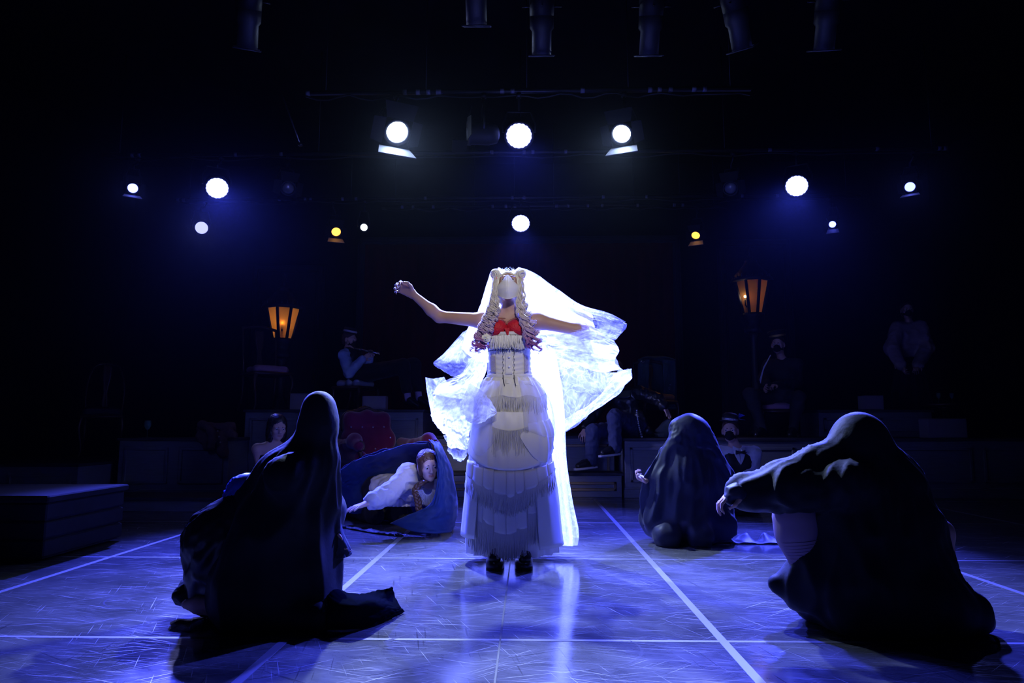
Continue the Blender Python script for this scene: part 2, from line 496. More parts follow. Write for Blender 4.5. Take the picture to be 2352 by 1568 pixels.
# round scuff marks left by castors and a few stuck-down tape ends
def scuff(c, r, a0, a1, w):
    an = np.linspace(a0, a1, 26); ww = w * np.sin(np.linspace(0.15, math.pi - .15, 26))
    p = np.concatenate([np.stack([c[0] + (r + s * ww) * np.cos(an), c[1] + (r + s * ww) * np.sin(an), np.full(26, .0008)], 1) for s in (-.5, .5)])
    obj('scuff_mark', (p, [(i, i + 1, 27 + i, 26 + i) for i in range(25)]), M('rubber_scuff', (0.05, 0.05, 0.06), .6, .2, alpha=.3), floor, smooth=False)
scuff(FL(1010, 1490), .22, 2.2, 4.6, .03); scuff(FL(330, 1375), .16, 1.5, 5.5, .008); scuff(FL(1345, 1490), .2, -1.2, .6, .012)
scuff(FL(700, 1500), .5, .4, 1.4, .02); scuff(FL(1290, 1265), .3, -2.2, -.4, .008)

ROOM_X, BACK, CEIL = 7.0, 11.9, 5.4
obj('wall_back', box((0, BACK + .1, CEIL / 2), (2 * ROOM_X, .2, CEIL)), BLACKWALL, smooth=False, kind='structure', label='black back wall of the theatre')
obj('wall_left', box((-ROOM_X - .1, 4.5, CEIL / 2), (.2, 15, CEIL)), BLACKWALL, smooth=False, kind='structure', label='black side wall at stage right')
obj('wall_right', box((ROOM_X + .1, 4.5, CEIL / 2), (.2, 15, CEIL)), BLACKWALL, smooth=False, kind='structure', label='black side wall at stage left')
obj('wall_front', box((0, -3.1, CEIL / 2), (2 * ROOM_X, .2, CEIL)), BLACKWALL, smooth=False, kind='structure', label='black wall behind the audience')
obj('ceiling', box((0, 4.5, CEIL + .1), (2 * ROOM_X, 15, .2)), BLACKWALL, smooth=False, kind='structure', label='black ceiling over the rig')

# ------------------------------------------------------------------ stage platforms
PLAT = M('dark_painted_timber', (0.16, 0.17, 0.20), .55, .3, var=.25, vscale=6, stretch=(1, 1, 12), bump=(60, .15))
PLATTOP = M('worn_black_deck', (0.045, 0.045, 0.055), .7, .15, var=.3, vscale=5)
GILT = M('dull_gilt_moulding', (0.22, 0.16, 0.08), .45, .4, metal=.4)
def platform(name, label, x0, x1, y0, y1, z0, z1, panels=3, rot=0.0, mould=None, plinth=True, group=None):
    """timber rostrum: body, deck with a nosing, plinth and framed panels on the face"""
    c = A((x0 + x1) / 2, (y0 + y1) / 2, 0); w, d = x1 - x0, y1 - y0
    root = empty(name, (c[0], c[1], z0), label, 'platform', group)
    def b(nm, lo, hi, mat, bev=.004):
        lo, hi = A(*lo), A(*hi); cc = (lo + hi) / 2
        ca, sa = math.cos(rot), math.sin(rot)
        q = A(c[0] + cc[0] * ca - cc[1] * sa, c[1] + cc[0] * sa + cc[1] * ca, cc[2])
        return obj(nm, box(q, hi - lo, rot, bev), mat, root, smooth=False)
    b('carcass', (-w / 2, -d / 2, z0), (w / 2, d / 2, z1 - .03), PLAT)
    b('deck', (-w / 2 - .02, -d / 2 - .025, z1 - .03), (w / 2 + .02, d / 2, z1), PLATTOP)
    f = -d / 2
    if plinth:
        b('plinth', (-w / 2 - .015, f - .03, z0), (w / 2 + .015, f, z0 + .09), PLAT)
        b('plinth_moulding', (-w / 2 - .01, f - .02, z0 + .09), (w / 2 + .01, f, z0 + .11), mould or PLAT)
    pw = w / panels
    for i in range(panels):
        a0, a1 = -w / 2 + i * pw + .06, -w / 2 + (i + 1) * pw - .06
        zb, zt = z0 + (.17 if plinth else .07), z1 - .10
        if zt - zb < .08: continue
        for lo, hi in (((a0, f - .018, zb), (a0 + .03, f, zt)), ((a1 - .03, f - .018, zb), (a1, f, zt)), ((a0, f - .018, zt - .03), (a1, f, zt)), ((a0, f - .018, zb), (a1, f, zb + .03))):
            b('panel_moulding', lo, hi, mould or PLAT)
    return root
X = lambda px, Y: P(px, 950, Y)[0]
Z = lambda py, Y: P(1180, py, Y)[2]
ZR = Z(1006, 7.9)
platform('stage_platform', 'long dark low platform along the right side with two pale cartons above it', X(1433, 7.9), 6.9, 7.9, 11.0, 0, ZR, 6)
platform('stage_platform', 'recessed middle platform that the man in the leather jacket sits on', X(985, 8.35), X(1433, 7.9) - .06, 8.35, 11.0, 0, ZR + .02, 3, mould=GILT)
platform('stage_step', 'low dark step at the foot of the recessed middle platform', X(1005, 7.9), X(1433, 7.9) - .03, 7.95, 8.30, 0, .27, 2, mould=GILT, plinth=False)
platform('stage_platform', 'tallest dark panelled platform behind the red armchair', X(552, 8.3) + .06, X(985, 8.35) - .06, 8.3, 11.0, 0, Z(940, 8.3), 3)
platform('stage_platform', 'dark platform at left with a brown coat lying over its edge', X(228, 7.2), X(540, 7.4) - .16, 7.60, 8.2, 0, Z(1007, 7.35), 2, rot=0.05)
platform('stage_platform', 'lowest dark platform at the far left edge of the stage', -6.9, X(215, 7.1) - .12, 7.1, 9.0, 0, Z(1066, 7.1), 3)
platform('stage_step', 'long shallow step in front of the two left platforms', -6.9, X(560, 7.0), 6.55, 7.06, 0, .13, 5, plinth=False)
platform('stage_riser', 'raised dark riser standing on the right platform behind the cloaked figure', X(1880, 8.7), X(2140, 8.7), 8.7, 9.3, ZR + .001, Z(941, 8.7), 2, plinth=False)
# slatted chest at the near left
CHESTM = M('black_painted_chest', (0.03, 0.03, 0.036), .8, .1, var=.3, vscale=8)
ch = empty('slatted_chest', (X(-60, 4.4), 4.6, 0), 'low dark slatted chest at the near left edge of the floor', 'chest')
cx0, cx1 = FL(-260, 1285)[0], P(110, 1138, 4.15)[0]; zt = P(110, 1138, 4.15)[2]
for i in range(3):
    z0 = .02 + i * (zt - .06) / 3
    obj('slat', box(((cx0 + cx1) / 2, 4.55, z0 + (zt - .06) / 6), (cx1 - cx0, .8, (zt - .06) / 3 - .012), 0, .008), CHESTM, ch, smooth=False)
obj('chest_core', box(((cx0 + cx1) / 2, 4.55, zt / 2), (cx1 - cx0 - .04, .76, zt - .03)), CHESTM, ch, smooth=False)
obj('lid', box(((cx0 + cx1) / 2, 4.55, zt - .02), (cx1 - cx0 + .04, .84, .04), 0, .008), CHESTM, ch, smooth=False)

# scenery flats on the back wall
FLAT = M('black_scenery_paint', (0.035, 0.035, 0.045), .7, .2, var=.3, vscale=4)
REDC = M('dark_red_curtain', (0.10, 0.012, 0.014), .8, .1, sheen=.3, var=.2, vscale=6)
def flat(label, px0, px1, py0, Y, zb, red=False, split=0):
    x0, x1, z1 = P(px0, py0, Y)[0], P(px1, py0, Y)[0], Z(py0, Y)
    r = empty('scenery_flat', ((x0 + x1) / 2, Y, zb), label, 'scenery')
    obj('backing', box(((x0 + x1) / 2, Y + .06, (zb + z1) / 2), (x1 - x0, .04, z1 - zb)), FLAT, r, smooth=False)
    w = .13
    for k, (lo, hi) in enumerate((((x0, zb), (x0 + w, z1)), ((x1 - w, zb), (x1, z1)), ((x0, z1 - w), (x1, z1)), ((x0, zb), (x1, zb + w)))):
        for ins, th in ((0, .05), (.035, .075)):
            a, b = A(*lo) + ins, A(*hi) - ins
            obj('frame_rail' if not ins else 'frame_bead', box(((a[0] + b[0]) / 2, Y + .04 - th / 2, (a[1] + b[1]) / 2), (b[0] - a[0], th, b[1] - a[1]), 0, .01), FLAT, r, smooth=False)
    if red:
        n = 260; xs = np.linspace(x0 + w, x1 - w, n); g = []
        for z in np.linspace(zb + w, z1 - w, 5):
            g.append(np.stack([xs, Y + .02 - .03 * np.abs(np.sin(xs * 14 + .6 * np.sin(xs * 3))), np.full(n, z)], 1))
        obj('curtain', (np.concatenate(g), grid_faces(5, n)), REDC, r)
    return r
ZF = Z(1006, 11.2)
flat('wide scenery flat with dark red curtain behind the bride', 822, 1562, 542, 11.35, 0, True)
flat('narrow framed scenery flat behind the left street lantern', 582, 745, 605, 11.35, 0, False)
flat('narrow framed scenery flat behind the right street lantern', 1648, 1815, 552, 11.35, 0, False)

# ------------------------------------------------------------------ street lanterns
IRON = M('black_cast_iron', (0.03, 0.03, 0.035), .45, .4, bump=(40, .2))
AMBER = M('amber_frosted_glass', (0.92, 0.62, 0.28), .5, .3, trans=.85)
def lantern(label, px, py0, py1, Y, zfoot, bulb, watts, phase, rpx=40):
    s = P(px + rpx, py0, Y)[0] - P(px, py0, Y)[0]
    top, bot = P(px, py0, Y), P(px, py1, Y); c = A(top[0], top[1], 0); z1, z0 = top[2], bot[2]
    r = empty('street_lantern', (c[0], c[1], zfoot), label, 'lantern')
    Rt, Rb = s, s * .55; n = 8
    an = np.arange(n) * 2 * math.pi / n - math.pi / 2 + phase
    ring = lambda rad, z: np.stack([c[0] + rad * np.cos(an), c[1] + rad * np.sin(an), np.full(n, z)], 1)
    T, B = ring(Rt, z1), ring(Rb, z0)
    for i in range(n):
        j = (i + 1) % n
        q = np.stack([B[i], B[j], T[j], T[i]]); m = np.array([q.mean(0)[0] - c[0], q.mean(0)[1] - c[1], 0]); q = q - nrm(m) * .006
        obj('pane', (np.concatenate([q, q - nrm(m) * .004]), [(0, 1, 2, 3), (7, 6, 5, 4), (0, 4, 5, 1), (1, 5, 6, 2), (2, 6, 7, 3), (3, 7, 4, 0)]), AMBER, r, smooth=False)
        obj('glazing_bar', tube([B[i] - A(0, 0, .01), T[i] + A(0, 0, .01)], s * .085, 6), IRON, r)
    h = z1 - z0
    ctr = lambda z: (c[0], c[1], z)
    obj('roof', lathe(ctr(z1), [(Rt * 1.16, -.015), (Rt * 1.2, .01), (Rt * 1.1, .05), (Rt * .92, .10), (Rt * .55, .20), (Rt * .34, .27), (Rt * .36, .29), (Rt * .2, .31)], 24), IRON, r)
    for k in range(24):
        a = k * 2 * math.pi / 24; p = A(c[0] + Rt * 1.13 * math.cos(a), c[1] + Rt * 1.13 * math.sin(a), z1 + .03)
        if k == 0: g = []
        g.append(lathe(p, [(.010, 0), (.012, .01), (.004, .03), (.008, .035), (.001, .05)], 6))
    obj('cresting', join(*g), IRON, r, kind='stuff')
    obj('finial', lathe(ctr(z1 + .30), [(Rt * .2, 0), (Rt * .1, .03), (Rt * .17, .06), (Rt * .06, .10), (Rt * .10, .12), (.004, .2)], 14), IRON, r)
    obj('lantern_base', lathe(ctr(z0), [(Rb * .6, -.26), (Rb * .9, -.25), (Rb * .95, -.20), (Rb * .6, -.16), (Rb * .8, -.08), (Rb * 1.15, -.03), (Rb * 1.15, .012), (Rb * .9, .012)], 20), IRON, r)
    obj('post', lathe(ctr(zfoot), [(.14, 0), (.14, .05), (.09, .09), (.10, .14), (.055, .22), (.05, z0 - .35 - zfoot), (.07, z0 - .30 - zfoot), (.05, z0 - .24 - zfoot)], 16), IRON, r)
    bp = A(c[0] + bulb[0] * s, c[1] + bulb[1] * s, z0 + h * .5)
    obj('bulb', ball(bp, .017), EM('bulb_glow', (1, .55, .2), 20), r)
    obj('bulb_holder', tube([A(c[0], c[1], z0), A(bp[0], bp[1], z0 + h * .25), bp - A(0, 0, .02)], .010, 6), IRON, r)
    d = bpy.data.lights.new('bulb_light', 'POINT'); d.energy = watts; d.color = (1, .74, .42); d.shadow_soft_size = .02
    o = bpy.data.objects.new('bulb_light', d); COL.objects.link(o); o.location = tuple(bp); o['kind'] = 'helper'
    return r
lantern('black street lantern glowing amber above the empty chair at left', 651, 708, 780, 9.6, Z(940, 8.3), (.16, -.56), 8.0, 0.0)
lantern('black street lantern lit only on one side, right of the bride', 1726, 646, 722, 9.6, ZR, (-.54, -.44), 5.0, .16)

# ------------------------------------------------------------------ lighting rig
STEEL = M('black_steel_pipe', (0.05, 0.05, 0.055), .4, .5, metal=.5)
CAN = M('black_lamp_housing', (0.03, 0.03, 0.035), .5, .4)
FLAP = M('black_barn_door_metal', (0.014, 0.014, 0.016), .6, .2)
LITFLAP = M('lit_barn_door', (0.42, 0.42, 0.43), .5, .4)  # lower doors coloured paler than the black ones, standing in for lens light
def lampz(px, py, z=3.6):
    d = CAMR @ np.array([(px - 1176.0) / FPX, -(py - 784.0) / FPX, -1.0]); return CAMLOC + d * ((z - .8) / d[2])
PIPEZ = 4.08
def hang(root, p, d, r, back):
    """yoke, clamp and hanging bolt between a lamp body and the pipe over it"""
    x, y, _ = frame_of(d); side = nrm(np.cross(d, A(0, 0, 1)))
    m = p - d * back
    row = min(ROWS, key=lambda y_: abs(y_ - m[1])); top = A(m[0], m[1], PIPEZ - .20)
    obj('yoke', tube([m + side * (r + .012), m + side * (r + .02) + A(0, 0, .08), top + side * (r * .8), top, top - side * (r * .8), m - side * (r + .02) + A(0, 0, .08), m - side * (r + .012)], .010, 6), STEEL, root)
    obj('clamp', join(tube([top, top + A(0, 0, .05), A(m[0], row, PIPEZ - .11), A(m[0], row, PIPEZ - .07)], .012, 6), box(A(m[0], row, PIPEZ - .05), (.05, .07, .045), 0, .01)), STEEL, root)
PIPES = {}
ROWS = (6.55, 8.1, 9.8, 10.2)
def fresnel(label, px, py, aim, color, power, r=.085, lens=12.0, ang=40, doors=(1, 1, 1, 1), z=3.6, open_=86, dscale=1.0, pull=0.0, soft=.06):
    p = lampz(px, py, z); d = nrm(np.asarray(aim) - p); x = nrm(np.cross(d, A(0, 0, 1))); up = np.cross(x, d)
    root = empty('fresnel_lamp', p - d * .12, label, 'spotlight')
    obj('housing', lathe(p, [(r * .5, -.30), (r * 1.0, -.28), (r * 1.25, -.20), (r * 1.25, -.03), (r * 1.35, -.02), (r * 1.35, .015), (r * 1.05, .015), (r * 1.05, -.01)], 20, d, closed=False), CAN, root)
    lm = EM('lens_%s_%g' % (label[:24], lens), color, lens) if lens else M('unlit_lens', (.2, .2, .22), .1, .6)
    obj('lens', lathe(p, [(r, -.012), (r, .0), (r * .7, .012), (r * .3, .018), (.001, .02)], 24, d), lm, root)
    for k, (ax, hx) in enumerate(((up, x), (-up, x), (x, up), (-x, up))):
        if not doors[k]: continue
        w = r * (1.5 if k == 1 else 1.3); l = r * (1.7 if k == 1 else 1.5 if k < 2 else 1.15) * dscale
        o = R(-18 if k != 1 else open_); e = p + ax * w + d * .015
        t = d * math.sin(o) + ax * math.cos(o); wn_ = w * (1.25 if k < 2 else .85)
        q = np.stack([e - hx * w, e + hx * w, e + hx * wn_ + t * l, e - hx * wn_ + t * l]); nn = nrm(np.cross(hx, t)) * .003
        obj('barn_door', (np.concatenate([q - nn, q + nn]), [(0, 1, 2, 3), (7, 6, 5, 4), (0, 4, 5, 1), (1, 5, 6, 2), (2, 6, 7, 3), (3, 7, 4, 0)]), LITFLAP if k == 1 and lens else FLAP, root, smooth=False)
    hang(root, p, d, r * 1.3, .14)
    if power: spot('lamp_beam', p + d * .045, np.asarray(aim), power, color, ang, 1.0, soft)
    PIPES.setdefault(min(ROWS, key=lambda y_: abs(y_ - p[1] + d[1] * .14)), []).append(p[0])
    return root
def led_par(label, px, py, aim, power, r=.125, ang=42, z=3.6, lens=9.0):
    p = lampz(px, py, z); d = nrm(np.asarray(aim) - p)
    root = empty('led_wash_lamp', p - d * .1, label, 'spotlight')
    obj('housing', lathe(p, [(r * .6, -.22), (r * .95, -.20), (r * 1.1, -.12), (r * 1.18, -.03), (r * 1.18, .01), (r * 1.04, .01), (r * 1.04, -.01)], 24, d, closed=False), CAN, root)
    n = 90; an = np.arange(n) * 2 * math.pi / n; x, y, _ = frame_of(d)
    rr = r * (.955 + .045 * np.abs(np.sin(an * 9)))
    v = np.concatenate([[p], p + rr[:, None] * (np.cos(an)[:, None] * x + np.sin(an)[:, None] * y)])
    obj('lens', (v, [(0, 1 + i, 1 + (i + 1) % n) for i in range(n)]), EM('led_face_%g' % lens, (0.17, 0.2, 1.0), lens), root, smooth=False)
    hang(root, p, d, r * 1.15, .1)
    if power: spot('led_beam', p + d * .03, np.asarray(aim), power, BLUE, ang, .8, .10)
    PIPES.setdefault(min(ROWS, key=lambda y_: abs(y_ - p[1] + d[1] * .1)), []).append(p[0])
    return root
BRIDE = A(-0.05, 4.1, 1.3)
fresnel('white fresnel lamp with the widest glare, upper left of the bride', 912, 303, BRIDE, KEYC, KEY_L, .10, 60, 58)
fresnel('white fresnel lamp with barn doors, upper right of the bride', 1428, 307, BRIDE, KEYC, KEY_R, .085, 40, 54)
fresnel('unlit fresnel lamp turned sideways beside the high middle blue lamp', 1076, 306, (-6, 5.6, 3.5), KEYC, 0, .085, 0)
led_par('large blue LED lamp high in the middle above the bride', 1192, 312, (0, 3.0, .3), LED_W * .6)
led_par('blue LED lamp low in the middle right above the bride', 1196, 513, (0, 5.4, .3), LED_W * .7)
led_par('round blue LED lamp at the left end of the rig', 499, 432, (-.9, 3.5, 0), LED_W * 1.1)
led_par('round blue LED lamp at the right end of the rig', 1830, 427, (.9, 3.7, 0), LED_W * 1.1)
fresnel('small blue lamp half hidden by its barn doors, outermost at left', 305, 432, (-1.5, 3, .5), (.12, .15, 1), SMALL_BLUE, .055, 9, 50)
fresnel('pale blue round lamp below the left LED lamp', 463, 523, (-.6, 3, .9), (.3, .32, 1), SMALL_BLUE, .085, 2.2, 50, doors=(0, 0, 0, 0))
fresnel('tiny white lamp right of the amber lamp at left', 836, 522, (0, 1, .9), (.8, .9, 1), 12, .05, 2.0, 40, doors=(0, 0, 0, 0))
fresnel('amber lamp with glowing lower barn door above the left lantern', 772, 532, (-.9, 5.5, .2), (1, .42, .06), 4, .065, 3.0, 100, open_=80)
fresnel('amber lamp at right showing only its glowing barn door', 1598, 540, (.6, 6.5, 0), (1, .42, .06), 4, .06, 2.6, 100, open_=80)
fresnel('deep blue lamp with strong glow, below the right LED lamp', 1912, 515, (.5, 3, .3), (.08, .10, 1), SMALL_BLUE, .045, 12, 55, open_=55)
fresnel('small blue lamp with a bright tilted barn door, outermost at right', 2090, 429, (.8, 3, .4), (.12, .15, 1), SMALL_BLUE, .055, 7, 55)
fresnel('unlit lamp near the bright left fresnel, low on the far pipe', 662, 432, (-.5, 4, .4), KEYC, 0, .07, 0)
fresnel('unlit lamp left of the right LED lamp', 1678, 432, (.5, 4, .4), KEYC, 0, .07, 0)
# profile spots over the near edge of the stage, lenses down
def profile(label, px, py, tilt, L=.62):
    p = lampz(px, py, 3.45); d = nrm(A(tilt[0], tilt[1] + .5, -1))
    r = empty('profile_spot', p - d * .3, label, 'spotlight')
    obj('lens_tube', lathe(p - d * L, [(.075, .34), (.085, .35), (.085, .44), (.07, .46), (.07, L), (.062, L), (.06, L - .02), (.001, L - .02)], 20, d, closed=False), CAN, r)
    obj('housing', lathe(p - d * L, [(.06, -.06), (.10, -.04), (.115, .02), (.115, .16), (.09, .26), (.085, .36)], 20, d), M('dusty_lamp_housing', (.010, .010, .013), .5, .2), r)
    x, y, _ = frame_of(d)
    for k in range(4):
        s = x if k % 2 == 0 else y; s = s if k < 2 else -s
        obj('shutter_handle', tube([p - d * (L - .3) + s * .08, p - d * (L - .3) + s * .14], .006, 5), STEEL, r)
    obj('gel_frame', join(*[tube([p + a, p + b], .006, 5) for a, b in ((x * .09 + y * .09, x * .09 - y * .09), (x * .09 - y * .09, -x * .09 - y * .09), (-x * .09 - y * .09, -x * .09 + y * .09), (-x * .09 + y * .09, x * .09 + y * .09))]), M('worn_grey_metal', (.08, .08, .09), .4, .5), r)
    side = nrm(A(d[2], 0, -d[0])); m = p - d * (L - .1); top = A(m[0], 4.75, 4.33)
    obj('yoke', tube([m + side * .125, m + side * .13 + A(0, 0, .1), top + side * .1, top - side * .1, m - side * .13 + A(0, 0, .1), m - side * .125], .011, 6), STEEL, r)
    obj('clamp', box(top + A(0, 0, .06), (.05, .08, .12), 0, .01), STEEL, r)
    NEAR.append((top[0], top[1], top[2] + .13))
NEAR = []
for lb, px, py, t in (('first profile spot from the left along the top of the picture', 568, 112, (-.22, .05)), ('profile spot hanging straight down left of the middle of the picture top', 1095, 60, (0, .05)), ('profile spot hanging straight down near the middle of the picture top', 1244, 128, (0, .03)),
                      ('profile spot hanging straight down right of the middle of the picture top', 1490, 128, (0, .03)), ('profile spot slanting to the right at the picture top', 1705, 112, (.35, .05)), ('last profile spot on the right along the picture top', 1892, 116, (.05, .03))):
    profile(lb, px, py, t)
def pipe(label, x0, x1, y, z):
    r = empty('lighting_pipe', ((x0 + x1) / 2, y, z), label, 'pipe')
    obj('bar', tube([(x0, y, z), (x1, y, z)], .024, 10), STEEL, r)
    for k in range(5):
        x = x0 + .2 + (x1 - x0 - .4) * k / 4
        obj('drop_wire', tube([(x, y, z + .02), (x, y, CEIL - .004)], .005, 5), STEEL, r)
    g = [lathe((x0 + (x1 - x0) * u, y, z), [(.027, -.02), (.028, 0), (.027, .02)], 8, (1, 0, 0)) for u in np.sort(RNG.random(14))]
    obj('tape_band', join(*g), M('cable_tape', (.25, .25, .3), .5), r, kind='stuff')
    cb = [(x0 + (x1 - x0) * i / 40, y + .03 * math.sin(i * 1.3), z - .03 - .035 * abs(math.sin(i * .8))) for i in range(41)]
    obj('cable', tube(cb, .010, 5), M('rubber_cable', (.03, .03, .03), .5, .4), r)
groups = [[k] for k in sorted(PIPES)]
ord_ = ['nearest', 'second', 'third', 'fourth', 'fifth', 'sixth', 'seventh']
for gi, g in enumerate(groups):
    xs = [x for k in g for x in PIPES[k]]
    pipe('black lighting pipe hung across the stage, %s row of the lit lamps' % ord_[gi], min(min(xs) - .5, -2.2), max(max(xs) + .5, 2.2), float(np.mean(g)), PIPEZ)
pipe('black lighting pipe carrying the profile spots at the top of the picture', -4, 4, 4.75, 4.475)
# slanting steel brace lit blue, left of the bright lamp
br = empty('steel_brace', lampz(688, 330, 3.4), 'thin slanting steel brace catching blue light, left of the bright fresnel', 'brace')
q0, q1 = P(668, 272, 6.55), P(690, 332, 6.55)
obj('rod', tube([q0 + (q0 - q1) * ((PIPEZ + .02 - q0[2]) / (q0 - q1)[2]), q1], .007, 6), M('bright_steel', (.5, .5, .55), .3, .5, metal=.8), br)
obj('bracket', box(q1, (.04, .04, .03), 0, .006), STEEL, br)
# dim monitor cartons
CARD = M('pale_card', (.24, .21, .24), .8, .2, var=.1, vscale=5)
def carton(label, px0, px1, py0, Y, zb, lean=.03):
    a, b = P(px0, py0, Y), P(px1, py0, Y); c = A((a[0] + b[0]) / 2, Y + .1, zb)
    r = empty('carton', c, label, 'carton'); h = a[2] - zb; w = b[0] - a[0]
    obj('carton_body', box(c + A(0, 0, h / 2), (w, .18, h), .04, .006), CARD, r, smooth=False)
    for s in (-1, 1): obj('flap', box(c + A(0, s * .048, h + .002), (w * .98, .088, .006), .04, .001), CARD, r, smooth=False)
carton('small pale carton on the raised riser at right', 1986, 2030, 909, 8.75, Z(941, 8.7))
carton('larger pale carton on the right platform', 2130, 2222, 962, 7.98, ZR)
carton('pale carton below the seated musician at left', 831, 885, 910, 8.38, Z(940, 8.3))
carton('pale carton behind the hood of the left cloaked figure', 665, 722, 904, 8.38, Z(940, 8.3))

# ------------------------------------------------------------------ people
SKIN = M('skin', (0.62, 0.40, 0.31), .5, .35, var=.06, vscale=30)
LIPS = M('lips', (0.46, 0.22, 0.20), .4, .4)
EYEW = M('eye_white', (0.75, 0.74, 0.72), .2, .5)
IRIS = M('eye_iris', (0.03, 0.02, 0.015), .15, .6)
BROW = M('brow_hair', (0.035, 0.022, 0.016), .7)
BLACK = M('black_cloth', (0.012, 0.012, 0.014), .75, .2, sheen=.1, bump=(120, .15))
BLACKS = M('black_satin', (0.012, 0.012, 0.016), .35, .5, bump=(14, .3))
SHOE = M('black_shoe_leather', (0.015, 0.015, 0.017), .3, .5)
WSHIRT = M('white_shirt', (0.62, 0.64, 0.72), .7, .2, bump=(16, .5))
VEST = M('black_waistcoat', (0.014, 0.014, 0.017), .6, .3)
MASKB = M('black_face_mask', (0.01, 0.01, 0.012), .7)

def basis(F, U):
    F = nrm(F); Sd = nrm(np.cross(F, U)); U = np.cross(Sd, F)
    return np.stack([Sd, F, U], 1)             # columns: side, forward, up

def head_prims(c, F, U, s=1.0, nose=1.0):
    B = basis(F, U); g = lambda x, f, u: np.asarray(c) + B @ (A(x, f, u) * s)
    e = lambda p, r, k=None, neg=False: ell(g(*p), A(*r) * s, B, k, neg)
    k = .012 * s
    pr = [e((0, -.015, .035), (.074, .094, .086)), e((0, .028, -.02), (.060, .064, .086), .03 * s), e((0, .045, -.070), (.044, .042, .036), .025 * s),
          e((0, .074, -.094), (.017, .013, .014), .02 * s)]
    pr += [cone(g(-.042, .072, .024), g(.042, .072, .024), .013 * s, .013 * s, .02 * s)]
    for q in (-1, 1):
        pr += [e((q * .040, .060, -.022), (.023, .022, .020), .02 * s), e((q * .032, .097, .004), (.019, .016, .0115), .010 * s, True),
               e((q * .076, -.005, -.006), (.011, .020, .033), .010 * s), e((q * .012, .098 * 1, -.031), (.009, .010, .008), .008 * s)]
    pr += [cone(g(0, .088, .014), g(0, .106 * (1 if nose else .9), -.026), .0075 * s, .0115 * s, .012 * s),
           cone(g(-.018, .084, -.055), g(.018, .084, -.055), .0065 * s, .0065 * s, .006 * s), cone(g(0, .091, -.056), g(0, .091, -.0565), .006 * s, .006 * s, .008 * s),
           cone(g(-.015, .083, -.066), g(.015, .083, -.066), .0075 * s, .0075 * s, .006 * s)]
    return pr, g, B

def hand_prims(w, d, nrml, curl=.5, spread=.16, s=1.0, thumb=1, curls=None):
    """palm, four fingers of different lengths bent towards the palm normal, thumb off the side"""
    d = nrm(d); n = nrm(np.asarray(nrml) - d * np.dot(nrml, d)); x = np.cross(d, n) * thumb
    w = np.asarray(w, float); pr = []; k = .008 * s
    kn = []
    for i, (off, ln) in enumerate(((.030, .088), (.010, .092), (-.010, .088), (-.029, .080))):
        q = w + d * ln * s + x * off * s; kn.append(q)
        pr.append(cone(w + x * off * .55 * s + d * .01 * s, q, .015 * s, .0115 * s, .012 * s))
    for i, ln in enumerate((.074, .084, .078, .060)):
        a = (1.5 - i) * spread; dd = nrm(d * math.cos(a) + x * math.sin(a)); p = kn[i]; r = (.0088, .009, .0086, .0076)[i] * s
        c = curl if curls is None else curls[i]; ang = c * .55
        for j, fr in enumerate((.46, .30, .24)):
            q = p + (dd * math.cos(ang) + n * math.sin(ang)) * ln * fr * s
            pr.append(cone(p, q, r, r * .92, .004 * s)); p = q; r *= .92; ang += c * (1.0 if j == 0 else .75)
    t0 = w + d * .022 * s + x * .020 * s; td = nrm(d * .62 + x * .72 + n * .35)
    t1 = t0 + td * .042 * s; t2 = t1 + nrm(td + d * .5 - x * .2 * curl + n * .2) * .032 * s; t3 = t2 + nrm(d + n * .35 - x * .25 * curl) * .026 * s
    pr += [cone(t0, t1, .015 * s, .0115 * s, .010 * s), cone(t1, t2, .0105 * s, .0095 * s, .004 * s), cone(t2, t3, .0095 * s, .0075 * s, .004 * s)]
    return pr

